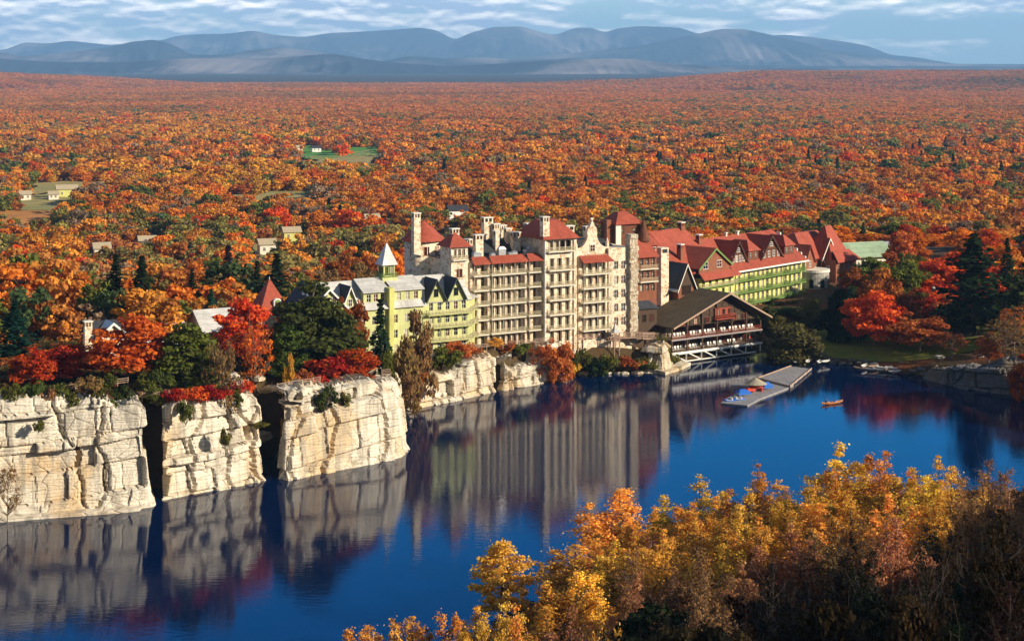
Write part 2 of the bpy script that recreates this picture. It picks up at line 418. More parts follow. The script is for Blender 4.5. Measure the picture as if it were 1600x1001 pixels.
VZ = np.array([13, 10, 4, -9, -38, -57, -67, -72, -66, -46, -10, 24, 30, -40, -60, -60.])
CPX = np.array([-900, 0, 200, 400, 620, 800, 1000, 1200, 1400, 1600, 2500.]); CPY = np.array([112, 116, 128, 143, 144, 137, 127, 113, 114, 112, 112.])
def valley(X, Y):
    px = 800 + F * X / np.maximum(Y, 50)
    z = np.interp(Y, VY, VZ)
    crest = H - (np.interp(px, CPX, CPY) - HY) / F * 6200 - 27
    z = z + crest * sm(3600, 6000, Y) * (1 - sm(6800, 9000, Y))
    return z + wob(X, Y, .0041) * 11 * sm(650, 1500, Y) * (1 - .6 * sm(5000, 6000, Y)) + wob(X, Y, .0016, 2) * 17 * sm(1500, 3000, Y) * (1 - .8 * sm(5000, 6000, Y))
CREST = 0.0
def ground(X, Y):
    X, Y = np.asarray(X, float), np.asarray(Y, float)
    num, den, dmin = np.zeros(X.shape), np.zeros(X.shape), np.full(X.shape, 1e9)
    tcoord = (X + 22) * .74 + (Y - 216) * .67           # runs along the near shore
    for i in range(NS):
        a, b = SHORE[i], SHORE[(i + 1) % NS]
        d, t = seg_dist(X, Y, a, b); dmin = np.minimum(dmin, d)
        if a[2] == 'c':
            v1 = b[3] if b[2] == 'c' else a[3]
            h = -3 + (a[3] + (v1 - a[3]) * t + 2.6) * sm(1.6, 4.6, d)
        elif a[2] == 's': h = -3 + 3.4 * sm(-.6, 1.2, d) + np.minimum(.12 * d, 4.4)
        else:
            prof = np.interp(d, [0, 2, 82, 150, 185, 240, 420], [0, .7, 19.5, 66, 91, 91, 40])
            boost = np.interp(tcoord, [-200, 60, 115, 170, 240, 340], [0, 4, 5, 2, 4, 26]) * sm(160, 186, d)  # unseen crest varied in height to shape its shade
            h = -3 + 3.2 * sm(-.6, 1.2, d) + prof + boost
        w = 1 / (d ** 3 + .05); num += w * h; den += w
    z = np.where(in_lake(X, Y), -3.0, num / den)
    px = 800 + F * X / np.maximum(Y, 50)
    Ye = Y - 110 * sm(980, 1150, px) + 40 * (1 - sm(300, 620, px))
    k = sm(425, 520, Ye) * sm(330, 400, Y)
    z = z * (1 - k) + valley(X, np.maximum(Ye, 380)) * k
    z = z + 46 * np.exp(-((X - 222) ** 2 + (Y - 322) ** 2) / 36 ** 2)  # unseen hill added to shade the rock beyond the lawn
    rd, rt0 = seg_dist(X, Y, (45, -45), (289, 314)); rs = rt0 * 434          # unseen spur added and shaped to shade the near hillside
    z = np.maximum(z, np.interp(rs, [0, 218, 294, 316, 350, 434], [84, 84, 78, 75, 62, 40]) * np.exp(-(rd / 36) ** 2) - 5)
    return z + wob(X, Y, .21) * .35 * sm(3, 12, dmin)
def gz(x, y): return float(ground(np.array([x]), np.array([y]))[0])

def grid(name, X, Y, Z, m, parent=None):
    ny, nx = X.shape
    me = bpy.data.meshes.new(name)
    idx = np.arange(nx * ny).reshape(ny, nx)
    q = np.stack([idx[:-1, :-1], idx[:-1, 1:], idx[1:, 1:], idx[1:, :-1]], -1).reshape(-1, 4)
    fast_mesh(me, np.stack([X, Y, Z], -1).reshape(-1, 3), q); me.materials.append(m)
    me.polygons.foreach_set('use_smooth', np.ones(len(q), bool))
    o = bpy.data.objects.new(name, me); COL.objects.link(o); o.parent = parent; return o
def fast_mesh(me, v, q):
    n = q.shape[1]
    me.vertices.add(len(v)); me.vertices.foreach_set('co', np.ascontiguousarray(v, np.float32).ravel())
    me.loops.add(q.size); me.loops.foreach_set('vertex_index', np.ascontiguousarray(q, np.int32).ravel())
    me.polygons.add(len(q)); me.polygons.foreach_set('loop_start', np.arange(0, q.size, n, dtype=np.int32))
    me.update(calc_edges=True); return me

gx, gy = np.meshgrid(np.arange(-330, 400, 2.0), np.arange(-160, 662, 2.0))
tag(grid('terrain', gx, gy, ground(gx, gy), M['ground']), kind='structure')
vy = np.concatenate([np.linspace(610, 1500, 90), np.geomspace(1520, 7000, 150), np.geomspace(7200, 31000, 40)])
vk = np.linspace(-.62, .62, 260)
vY, vK = np.meshgrid(vy, vk, indexing='ij'); vX = vK * vY
edge = np.minimum(1, (vY - 610) / 60)
tag(grid('valley_ground', vX, vY, ground(vX, vY) - 1.0 * (1 - edge), M['valley']), kind='structure')

wx, wy = np.meshgrid([-430, 160.], [-150, 440.])
w = tag(grid('lake_water', wx, wy, wx * 0, M['water']), kind='structure')

# distant mountains: ridges with spurs, each crest given as photo columns / rows at its own distance
rng0 = np.random.default_rng(5)
def mountain(Y, pts, depth, seed):
    px = np.linspace(-500, 2100, 780); a = np.array(pts, float)
    cr = H - (np.interp(px, a[:, 0], a[:, 1]) - HY) / F * Y
    ker = np.ones(5) / 5; cr = np.convolve(np.pad(cr, 2, mode='edge'), ker, 'valid')
    base = -80.0; u = np.concatenate([np.linspace(-1, 0, 40), np.linspace(.1, 1, 8)])
    U, P = np.meshgrid(u, px, indexing='ij')
    YY = Y + U * depth + np.sin(P * .021 + seed) * depth * .06
    prof = np.where(U < 0, (1 + U) ** 1.25, (1 - U)); spur = 0
    for f, g in ((.022, .34), (.05, .26), (.11, .15), (.23, .07), (.5, .03)):
        spur = spur + g * np.abs(np.sin(P * f + seed * 2.1 + 2.2 * np.sin(U * 5 + P * .013 * (1 + f) + seed) + U * 3 * np.sin(P * f * .4 + seed)))
    Z = base + (np.interp(P, px, cr) - base) * prof * (1 - spur * .8 * np.clip(-U * 2.4, 0, 1) * (1 - prof * .3))
    tag(grid('mountain_range', (P - 800) / F * Y, YY, Z, M['mountain']), kind='structure')
mountain(26000, [(-500, 80), (0, 78), (30, 66), (70, 68), (110, 64), (180, 71), (250, 64), (275, 56), (310, 53), (345, 53), (395, 48), (430, 55), (475, 59), (520, 52), (560, 50), (600, 47), (655, 43), (680, 47), (700, 57), (712, 63), (732, 53), (770, 43), (815, 42), (850, 52), (868, 55), (900, 43), (925, 43), (948, 51), (965, 44), (1000, 41), (1060, 44), (1082, 52), (1150, 60), (1230, 54), (1270, 58), (1320, 66), (1350, 72), (1385, 86), (1430, 90), (1500, 100), (2100, 103)], 4200, 1)
mountain(21500, [(-500, 100), (700, 100), (800, 92), (900, 82), (1000, 72), (1080, 55), (1130, 45), (1165, 45), (1200, 53), (1250, 66), (1300, 80), (1350, 88), (1420, 95), (1500, 101), (2100, 102)], 3200, 2.4)
mountain(17500, [(-500, 70), (0, 82), (40, 88), (100, 84), (165, 74), (200, 65), (235, 62), (262, 67), (305, 86), (360, 86), (400, 78), (440, 74), (490, 80), (540, 90), (600, 96), (640, 88), (700, 92), (760, 90), (820, 94), (900, 91), (1000, 98), (1150, 103), (2100, 106)], 2800, 3.7)
mountain(14000, [(-500, 90), (0, 92), (80, 97), (200, 97), (300, 91), (400, 92), (520, 84), (600, 97), (700, 104), (830, 97), (930, 92), (990, 92), (1060, 101), (1150, 107), (2100, 109)], 2200, 5.2)

# ------------------------------------------------------------------ bedded rock cliffs
def cliff(path, seed, m, cap=9.0, batter=.11, ds=.24, lumps=1.0, label=None):
    rg = np.random.default_rng(seed)
    p = np.array(path, float); L = np.concatenate([[0], np.cumsum(np.hypot(*np.diff(p[:, :2], axis=0).T))])
    s = np.arange(0, L[-1], ds); x, y, top = (np.interp(s, L, p[:, i]) for i in range(3))
    k = max(3, int(2.2 / ds)) | 1; ker = np.ones(k) / k
    sx, sy = (np.convolve(np.pad(v, k // 2, mode='edge'), ker, 'valid') for v in (x, y))
    tx, ty = np.gradient(sx), np.gradient(sy); ln = np.hypot(tx, ty) + 1e-9; nx, ny = ty / ln, -tx / ln
    top = top + np.interp(s, np.arange(0, L[-1] + 3, 2.3), rg.normal(0, .45, len(np.arange(0, L[-1] + 3, 2.3))))
    nz = int(top.max() / ds) + 8; v = np.linspace(0, 1, nz)
    Sg, V = np.meshgrid(s, v, indexing='ij'); Z = -1.6 + (top[:, None] + 1.6) * V
    zz = Z - .05 * Sg + .5 * np.sin(Sg * .13 + seed)
    zb = np.cumsum(rg.choice([.6, 1.5, 2.4, 3.2, 4.2, 5.0], 40) * rg.uniform(.8, 1.2, 40)) - 6; lay = np.searchsorted(zb, zz)
    lo = np.abs(zz - zb[np.clip(lay - 1, 0, 39)]); hi = np.abs(zb[np.clip(lay, 0, 39)] - zz)
    disp = np.zeros_like(Z); crack = np.minimum(lo, hi)
    layoff = rg.normal(0, .34, 42)
    for l in range(int(lay.max()) + 1):
        mk = lay == l
        if not mk.any(): continue
        sb = np.cumsum(rg.choice([1.2, 2.4, 4.4, 7, 11.0], 120) * rg.uniform(.8, 1.25, 120)) - rg.uniform(2, 9)
        ss = Sg[mk] + .22 * zz[mk] * rg.choice([-1, .3, 1]) + .08 * np.sin(zz[mk] * 1.7)
        b = np.searchsorted(sb, ss)
        disp[mk] = layoff[l] + rg.normal(0, .38, 122)[b] + rg.normal(0, .06, 122)[b] * (ss - sb[np.clip(b - 1, 0, 119)])
        c2 = np.minimum(np.abs(ss - sb[np.clip(b - 1, 0, 119)]), np.abs(sb[np.clip(b, 0, 119)] - ss))
        crack[mk] = np.minimum(crack[mk], c2 * 1.25)
    # deep steep joints running most of the height
    for c in rg.uniform(4, max(5, L[-1] - 4), int(L[-1] / 11) + 1):
        dd = np.abs(Sg - c - .32 * Z * rg.choice([-1, 0, .6]) - .7 * np.sin(Z * .5 + c) - .35 * np.round(np.sin(Z * 1.1 + c)))
        disp -= 1.0 * np.clip(1 - dd / .55, 0, 1)
    strata = sum(a * np.sin(zz * f + np.sin(Sg * .2 + f) * 1.5 + seed) for a, f in ((.07, 5.1), (.05, 9.7), (.04, 14.3)))
    fine = rg.normal(0, .02, Z.shape)
    disp = disp * lumps + strata * lumps * .22 + fine - .38 * np.clip(1 - crack / .26, 0, 1)
    foot = np.clip(1 - (Z + .2) / 1.2, 0, 1) * .7
    off = disp - batter * np.maximum(Z, 0) + foot - .8 * np.clip((Z - top[:, None] + 1.0) / 1.0, 0, 1) ** 2
    PX, PY = sx[:, None] + nx[:, None] * off, sy[:, None] + ny[:, None] * off
    wgt = np.clip((nx * nx.mean() + ny * ny.mean()) / (np.hypot(nx.mean(), ny.mean()) + 1e-9), 0, 1) ** 2
    caps = [.8, 1.8, 3.2, 5.2, cap]; cx, cy, cz = [PX], [PY], [Z]
    for c in caps:
        o = -batter * top - .9 - .5 - (c - .5) * (.06 + .94 * wgt)
        cx.append((sx + nx * o)[:, None]); cy.append((sy + ny * o)[:, None])
        cz.append((top + (rg.normal(.1, .3, len(s)) if c < cap else -1.2))[:, None])
    X, Y, Zc = (np.concatenate(a, 1) for a in (cx, cy, cz))
    o = grid('cliff', X.T, Y.T, Zc.T, m); o.data.polygons.foreach_set('use_smooth', np.zeros(len(o.data.polygons), bool))
    return tag(o, label=label, kind='structure')
cliff([(-190, 232, 19.5), (-130, 250, 19.3), (-84, 275, 19), (-74, 278.3, 18.4), (-63, 281.6, 17.3), (-61.2, 282.6, 17.0), (-62.6, 288, 17), (-66, 297, 17)], 11, M['rock'])
cliff([(-61.5, 300, 16.8), (-60.2, 292, 16.8), (-60.4, 286, 16.6), (-52, 292.5, 16.3), (-44.3, 299.5, 15.6), (-46.5, 305, 15.6), (-51, 315, 15.6)], 23, M['rock'])
cliff([(-44.5, 320, 15.2), (-42.6, 308, 15.3), (-41.2, 300, 15.4), (-31, 308.5, 15.4), (-21.3, 317.5, 14.4), (-20.3, 322, 14), (-22.5, 338, 12.5), (-28, 346, 11)], 37, M['rock'])
cliff([(-33, 346, 6.5), (-29, 352, 6.5), (-22, 361, 6.4), (-13, 370.5, 6.2), (-8.5, 375, 8.2), (-5, 379, 8.6), (-3.6, 381.3, 8.3), (-4.6, 385, 8)], 41, M['rock'], 6, .06)
cliff([(-3, 388, 7.5), (-2, 382.5, 7.5), (1, 385.3, 4.2), (6, 390.3, 4.0), (7.4, 391.8, 8.2), (10.5, 395, 8.6), (13, 397.5, 8), (15, 401, 7), (16, 406, 6.5), (20, 410, 3)], 53, M['rock'], 6, .05)
cliff([(27, 414, 4), (29.5, 407, 4.6), (32, 404.2, 5.8), (37, 402.6, 6.6), (39.5, 406, 6.6), (41, 413, 5.2), (42, 418, 4)], 67, M['rock'], 5, .25)
cliff([(98, 397, 2), (101, 389.5, 3.5), (107, 381.5, 5.5), (112, 378, 7), (119, 377, 7.4), (127, 376, 7.2), (140, 375, 7), (160, 374, 7)], 71, M['shaderock'], 7, .2)
# the hollow between the stone ledges is bridged; low walk-on ledge at the foot of the tall cliff
lawn_p = [(1262, 545), (1300, 560), (1400, 566), (1470, 560), (1570, 540), (1600, 500), (1480, 494), (1330, 498), (1268, 520)]
def drape(name, poly, zoff, m, n=34, kind='structure'):
    """a ground sheet following the terrain inside a convex-ish outline of world points"""
    P = np.array([(p[0], p[1]) for p in poly]); c = P.mean(0)
    th = np.arctan2(P[:, 1] - c[1], P[:, 0] - c[0]); o = np.argsort(th); P, th = P[o], th[o]
    aa = np.linspace(-math.pi, math.pi, 73)[:-1]
    rx = np.interp(aa, np.r_[th - 2 * math.pi, th, th + 2 * math.pi], np.tile(P[:, 0], 3)); ry = np.interp(aa, np.r_[th - 2 * math.pi, th, th + 2 * math.pi], np.tile(P[:, 1], 3))
    rad = np.linspace(0.01, 1, n); A = np.append(np.arange(72), 0)
    X = c[0] + (rx[A] - c[0])[None] * rad[:, None]; Y = c[1] + (ry[A] - c[1])[None] * rad[:, None]
    return tag(grid(name, X, Y, ground(X, Y) + zoff, m), kind=kind)
def hit(px, py):
    """where the photo's ray meets the terrain"""
    Y = np.geomspace(150, 7000, 6000); X = (px - 800) / F * Y; z = H - (py - HY) / F * Y
    d = z - ground(X, Y); i = int(np.argmax(d < 0)) if (d < 0).any() else len(Y) - 1
    return float(X[i]), float(Y[i])
drape('lawn', [hit(*p) for p in lawn_p], .12, M['lawn'])
drape('driveway', [hit(*p) for p in ((1288, 513), (1300, 518), (1420, 530), (1560, 528), (1560, 521), (1430, 520), (1320, 510))], .2, M['path'])
FIELDS = [('meadow', 'greenfield', [(463, 236), (470, 231), (500, 229), (530, 235), (528, 241), (480, 242)]), ('meadow', 'tanfield', [(470, 247), (540, 246), (612, 240), (600, 234), (560, 238), (585, 254), (500, 254)]),
          ('meadow', 'orangefield', [(-40, 343), (0, 345), (78, 340), (82, 333), (0, 333), (-40, 334)]), ('meadow', 'tanfield', [(30, 318), (120, 316), (128, 303), (90, 303), (36, 312)]),
          ('meadow', 'tanfield', [(345, 308), (400, 310), (490, 307), (495, 302), (420, 302)]), ('meadow', 'tanfield', [(40, 292), (60, 294), (160, 287), (200, 283), (100, 286)]),
          ('meadow', 'greenfield', [(535, 237), (595, 236), (590, 232), (545, 233)]), ('meadow', 'tanfield', [(662, 365), (700, 372), (735, 377), (735, 368), (690, 356)]), ('meadow', 'tanfield', [(395, 393), (430, 396), (440, 388), (400, 385)]),
          ('meadow', 'tanfield', [(600, 352), (628, 350), (626, 343), (606, 344)])]
FIELD_W = []
for nm, mm, poly in FIELDS:
    wp = [hit(*p) for p in poly]; wp = wp + [(x * nf, y * nf) for x, y in wp for nf in [.935 if wp[0][0] > -250 - .12 * wp[0][1] else .97]]
    c_ = np.mean(wp, 0); wp = sorted(wp, key=lambda q: math.atan2(q[1] - c_[1], q[0] - c_[0])); FIELD_W.append(np.array(wp)); drape(nm, wp, 1.5, M[mm], 14)
# ------------------------------------------------------------------ buildings: shared pieces
WM = {}
def window(root, x, y, z, w, h, frame='white', rz=0.0, name='window', cols=2, rows=2, arch=False):
    key = (round(w, 2), round(h, 2), frame, cols, rows, arch)
    if key not in WM:
        b = MB(); f = .09
        b.box(-w / 2, -w / 2 + f, -.1, .02, 0, h); b.box(w / 2 - f, w / 2, -.1, .02, 0, h)
        b.box(-w / 2 + f, w / 2 - f, -.1, .02, h - f, h); b.box(-w / 2 - .06, w / 2 + .06, -.16, .02, -.09, 0)
        for i in range(1, cols): b.box(-w / 2 + w * i / cols - .03, -w / 2 + w * i / cols + .03, -.08, .0, 0, h - f)
        for i in range(1, rows): b.box(-w / 2 + f, w / 2 - f, -.075, .0, h * i / rows - .03, h * i / rows + .03)
        if arch: b.prism([(w / 2 * math.cos(a), h + w / 2 * .8 * math.sin(a)) for a in np.linspace(0, math.pi, 9)], -.1, .02)
        b.cur = 1; b.poly([(-w / 2, -.02, 0), (w / 2, -.02, 0), (w / 2, -.02, h), (-w / 2, -.02, h)])
        WM[key] = b.mesh('window', [M[frame], M['glass']])
    return inst(name, WM[key], root, (x, y, z), (0, 0, rz))
BM_ = {}
def balcony(root, x0, x1, yf, z, dep=1.5, slab='cream', rail='rail', post=0.0, rh=.92, bays=0):
    """a floor slab with a lattice railing, its own part; the railing its sub-part"""
    w = round(x1 - x0, 2); k1 = (w, dep, slab, post, bays); k2 = (w, dep, rail, rh)
    if k1 not in BM_:
        b = MB(); b.box(0, w, -dep, -.003, -.22, 0)
        for i in range(max(2, int(w / 2))): xx = .3 + (w - .6) * i / max(1, int(w / 2) - 1); b.slab([(xx - .07, -.02, -.225), (xx + .07, -.02, -.225), (xx + .07, -dep * .8, -.225), (xx - .07, -dep * .8, -.225)], .2)
        if post:
            n = max(1, bays)
            for i in range(n + 1): xx = .09 + (w - .18) * i / n; b.bar((xx, -dep + .1, 0), (xx, -dep + .1, post), .085)
        BM_[k1] = b.mesh('balcony', M[slab])
    if k2 not in BM_:
        b = MB(); y = -dep + .06
        def run(p, q):
            p, q = Vector(p), Vector(q); L = (q - p).length; n = max(1, round(L / .85))
            for zz, r in ((rh, .055), (rh * .55, .03), (.14, .04)): b.bar(p + Vector((0, 0, zz)), q + Vector((0, 0, zz)), r)
            for i in range(n + 1): b.bar(p.lerp(q, i / n), p.lerp(q, i / n) + Vector((0, 0, rh)), .045)
            for i in range(n):
                a, c = p.lerp(q, i / n), p.lerp(q, (i + 1) / n); b.bar(a + Vector((0, 0, .14)), c + Vector((0, 0, rh)), .03); b.bar(c + Vector((0, 0, .14)), a + Vector((0, 0, rh)), .03)
        run((.06, y, 0), (w - .06, y, 0)); run((.06, y, 0), (.06, -.05, 0)); run((w - .06, y, 0), (w - .06, -.05, 0))
        BM_[k2] = b.mesh('railing', M[rail])
    o = inst('balcony', BM_[k1], root, (x0, yf, z)); inst('railing', BM_[k2], o); return o
def chimney(root, x, y, z0, z1, w=1.5, d=1.3, m='stone', pots=True, name='chimney'):
    b = MB(); b.box(x - w / 2, x + w / 2, y - d / 2, y + d / 2, z0, z1 - 1.15)
    for sx in (-1, 0, 1):
        for sy in (-1, 1): b.box(x + sx * (w / 2 - .16) - .15, x + sx * (w / 2 - .16) + .15, y + sy * (d / 2 - .16) - .15, y + sy * (d / 2 - .16) + .15, z1 - 1.15, z1 - .25)
    b.cur = 1; b.box(x - w / 2 - .14, x + w / 2 + .14, y - d / 2 - .14, y + d / 2 + .14, z1 - .25, z1)
    b.cur = 2; b.box(x - w / 2 + .3, x + w / 2 - .3, y - d / 2 + .3, y + d / 2 - .3, z1 - 1.15, z1 - .27)  # dark core stands in for shade inside the openings
    return b.build(name, [M[m], M['coping'], M['flatroof']], root)
def block(b, x0, x1, y0, y1, z0, z1, ops=(), dep=.35):
    b.facade(x0, x1, z0, z1, ops, y0, dep); b.box(x0, x1, y0 + dep, y1, z0, z1)
def fill(root, ops, y, frame='white', dep=.35, **k):
    for o in ops: window(root, (o[0] + o[1]) / 2, y + dep - .04, o[2], o[1] - o[0], o[3] - o[2], o[4] if len(o) > 4 else frame, **k)
def row(xs, z, w, h): return [(x - w / 2, x + w / 2, z, z + h) for x in xs]
def spread(x0, x1, n): return [x0 + (x1 - x0) * (i + .5) / n for i in range(n)]
def cross_gable(root, x0, x1, yf, yb, ze, za, wall, roof, over=.45, trim='white', wins=(), frame='white', zb=None, th=.22, name='gable_dormer', yeave=None):
    """a gable facing the front: wall part with its roof and windows as sub-parts. The ridge runs from yf back to yb."""
    xm = (x0 + x1) / 2; b = MB(); b.prism([(x0, ze if zb is None else zb), (x1, ze if zb is None else zb), (x1, ze), (xm, za), (x0, ze)], yf, yf + .3 if yeave is None else yeave)
    o = b.build(name, M[wall], root); r = MB(); ov = over * (za - ze) / (xm - x0); yy = yf - .55
    ye = yb if yeave is None else yeave
    r.slab([(x0 - over, yy, ze - ov + .05), (xm, yy, za + .05), (xm, yb, za + .05), (x0 - over, ye, ze - ov + .05)], -th)
    r.slab([(x1 + over, yy, ze - ov + .05), (x1 + over, ye, ze - ov + .05), (xm, yb, za + .05), (xm, yy, za + .05)], -th)
    r.build('roof', M[roof], o)
    if trim:
        t = MB()
        for s, xe in ((-1, x0 - over), (1, x1 + over)):
            t.slab([(xe, yy - .07, ze - ov - .25), (xm, yy - .07, za - .22), (xm, yy - .07, za + .29), (xe, yy - .07, ze - ov + .29)], .06, (0, 1, 0))
        t.build('bargeboard', M[trim], o)
    for (wx, wz, ww, wh) in wins: window(o, wx, yf - .03, wz, ww, wh, frame)
    return o

# ------------------------------------------------------------------ the stone hotel
p = onz(735, 541, 9.0); A = Frame(p.x, p.y, 9.0, 30)
st = A.root('stone_hotel', 'huge cream stone hotel with stacked balconies, red tower roofs and many chimneys', 'hotel')
T = A.t
xr, xw0, xw1, xg0, xg1, xe = 0.0, T(845), T(893), T(904), T(950), T(986)
zs = [-.6, 2.7, 6.15, 9.6, 13.05, 16.5]
b = MB()
ops1 = [q for z in zs for q in row([1.2, 3.4], z + .05, 1.25, 2.75)]
ops2 = [q for z in zs for q in row(spread(5.0, 14.2, 6), z + .05, 1.2, 2.75)]
ops3 = [q for z in zs for q in row([15.7, 17.6], z + .05, 1.2, 2.75)]
opsS = [q for z in zs for q in row([(xw1 + xg0) / 2 + .1], z + .5, .9, 1.7)]
block(b, -4.2, xw0 + .5, 0, 16, -3, 20, ops1 + ops2 + ops3, .7); block(b, xw0 + .5, xg0, .3, 16, -3, 20.6, opsS)
zr = [-1.2, 1.4, 4.8, 8.2, 11.6, 15.0]
ops4 = [q for z in zr for q in row(spread(xg0 + .6, xg1 - .4, 4), z + .05, 1.2, 2.7)]
ops5 = [q for z in (1.8, 5.2, 8.6, 12.0, 15.6) for q in row([xg1 + 2.2, xg1 + 4.3], z, 1.3, 1.9)]
block(b, xg0, xg1, 0, 16, -8, 19.4, ops4, .7); block(b, xg1, xe, -.3, 15, -8, 20.8, ops5)
# buttress piers between the bays and rough quoins
for x in (-.1, 4.6, 14.75): b.box(x - .28, x + .28, -.5, -.003, -3, 19.4)
b.build('wall', M['stone'], st)
for ops, y in ((ops1, 0), (ops2, 0), (ops3, 0), (ops4, 0)): fill(st, ops, y, 'cream', .7, rows=1)
fill(st, opsS, .3, 'white'); fill(st, ops5, -.3, 'white', cols=3)
for z in zs[1:]:
    balcony(st, .25, 4.3, 0, z, 1.5, post=2.9 if z < 16 else 2.75); balcony(st, 4.95, 14.4, 0, z, 1.5, post=2.9 if z < 16 else 2.75, bays=3); balcony(st, 15.1, xw0 - .05, 0, z, 1.5, post=2.9)
for z in zr[1:]: balcony(st, xg0 + .3, xg1 - .2, 0, z, 1.9, post=2.9, bays=2)
r = MB()
for x0, x1, z, d in ((-.1, 4.5, 19.3, 2.0), (4.7, 14.7, 19.3, 2.0), (14.9, xw0 - .06, 19.3, 2.0), (xg0 - .2, xg1 + .2, 18.0, 2.6)):
    r = MB(); r.slab([(x0, -d, z), (x1, -d, z), (x1 - .5, .3, z + 1.5), (x0 + .5, .3, z + 1.5)], .16); r.build('eave_roof', M['redroof'], st)

k = MB(); k.box(-4.2, xg0, .72, 16, 20.01, 20.2); k.box(xg0, xe, 1, 15, 19.41, 19.6)
k.hip(.5, xw0, 4.5, 15, 20.2, 23.6, 3, 4); k.hip(xg0 + .6, xe - 1, 3, 14, 19.6, 22.5, 3, 3.5); k.build('flat_roof', M['flatroof'], st)
for x, y, w, h in ((2.6, 2.2, 1.5, 1.5), (3.9, 3, 1, 1.2), (7.3, 2.5, 1.1, 1.0), (9.6, 2.2, 1.9, 2.4), (12.1, 2.4, 1.2, .9), (13.4, 2.8, 1.4, 1.1), (16.2, 2.2, .9, 1.4), (17.6, 2.4, 1.5, 2.0), (xg1 - 1, 6, 1.1, 4.5)):
    v = MB(); v.box(x - w / 2, x + w / 2, y - .5, y + .5, 20.2, 20.2 + h * .75); v.hip(x - w / 2 - .1, x + w / 2 + .1, y - .6, y + .6, 20.2 + h * .75 + .01, 20.2 + h, w * .3, .3); v.build('roof_vent', M['metal'], st)
def pxchim(px0, px1, top, off, z0, m='stone'):
    x0, x1 = T(px0, off), T(px1, off); chimney(st, (x0 + x1) / 2, off, z0, A.z((px0 + px1) / 2, top, off), x1 - x0, 1.5, m)
for a in ((741, 753, 366, 4, 20.2), (754, 768, 339, 10, 20.2), (770, 779, 349, 9, 20.2), (780, 789, 351, 11, 20.2), (772, 778, 360, 6.5, 20.2), (799, 811, 362, 6, 20.2), (789, 797, 356, 8, 20.2), (821, 834, 348, 12, 20.2), (879, 895, 352, 8, 20.2), (727, 737, 373, 8, 20.2), (913, 921, 353, 9, 19.6)): pxchim(*a)
# tall bay with the pyramid roof, a part with its own windows
tw = MB(); tz = [-.6, 2.6, 6.1, 9.6, 13.0, 16.7]
opsT = [q for z in tz for q in row(spread(xw0 + 1.1, xw1 - 1.1, 3), z + .05, 1.25, 2.7)]; loggia = [(x - .75, x + .75, 21.3, 23.6) for x in spread(xw0 + 1.0, xw1 - 1.0, 4)]
block(tw, xw0, xw1, -1.6, 11, -3, 24.1, opsT + loggia, .7)
tw.box(xw0 - .22, xw0 + .5, -1.95, -1.603, -3, 24.1); tw.box(xw1 - .5, xw1 + .22, -1.95, -1.603, -3, 24.1)
ta = tw.build('tower', M['stone'], st); fill(ta, opsT, -1.6, 'cream', .7, rows=1)
for q in loggia: window(ta, (q[0] + q[1]) / 2, -.94, q[2], 1.5, 2.3, 'darktrim', cols=1, rows=1)
for z in tz[1:]: balcony(st, xw0 + .9, xw1 - .7, -1.6, z, 1.25)
balcony(st, xw0 + .6, xw1 - .6, -1.6, 21.2, 1.2)
r = MB(); r.hip(xw0 - .9, xw1 + .9, -2.7, 11.6, 24.1, 28.2, 3.0, 5.0); r.build('tower_roof', M['redroof'], ta)
dp = MB(); dp.bar((xw0 - .1, -2.05, -3), (xw0 - .1, -2.05, 24), .16); dp.build('drainpipe', M['white'], ta)
chimney(st, T(851, -1), -1.0, 24.2, A.z(851, 338, -1), 1.75, 1.6)
# little turret at the near corner
tu = MB(); x0, x1 = T(705, -.9), T(731, -.9); opsU = row(spread(x0 + .5, x1 - .5, 3), 21.0, .8, 2.0) + row([(x0 + x1) / 2], 16.4, 1.6, 2.0) + row([(x0 + x1) / 2], 12.0, 1.3, 1.9)
block(tu, x0, x1, -.9, 4.6, -3, 23.5, opsU); to = tu.build('turret', M['stone'], st); fill(to, opsU, -.9, 'cream', rows=1); balcony(st, x0 + .2, x1 - .2, -.9, 20.6, .8)
r = MB(); r.hip(x0 - .8, x1 + .8, -1.7, 5.4, 23.5, 26.6, 2.7, 3.2); r.build('turret_roof', M['redroof'], to)
chimney(st, (x0 + x1) / 2 + .3, 2.2, 25, 27.6, 1.9, 1.4)
# round tower behind the end wall
cx, cy = T(661, 17), 17.0
rt_ = MB(); rt_.cone(cx, cy, -3, 23.6, 4.5, 4.5, 28); ro = rt_.build('round_tower', M['stone'], st, True)
r = MB(); r.cone(cx, cy, 23.55, 26.2, 5.5, 2.7, 28, False); r.cone(cx, cy, 26.2, 28.1, 2.7, .25, 28); r.build('conical_roof', M['redroof'], ro)
for a in (-60, -15, 20, 62): window(ro, cx + 4.47 * math.sin(R(a)), cy - 4.47 * math.cos(R(a)), 20.4, 1.2, 1.9, 'redwood', R(a))
chimney(st, T(650, 12.3), 12.3, 20, A.z(650, 332, 12.3), 1.75, 1.5)
for y in (3, 6.2, 9.4, 12.6):
    for z in (7, 11, 15): window(st, -4.23, y, z, 1.0, 1.8, 'cream', R(-90))
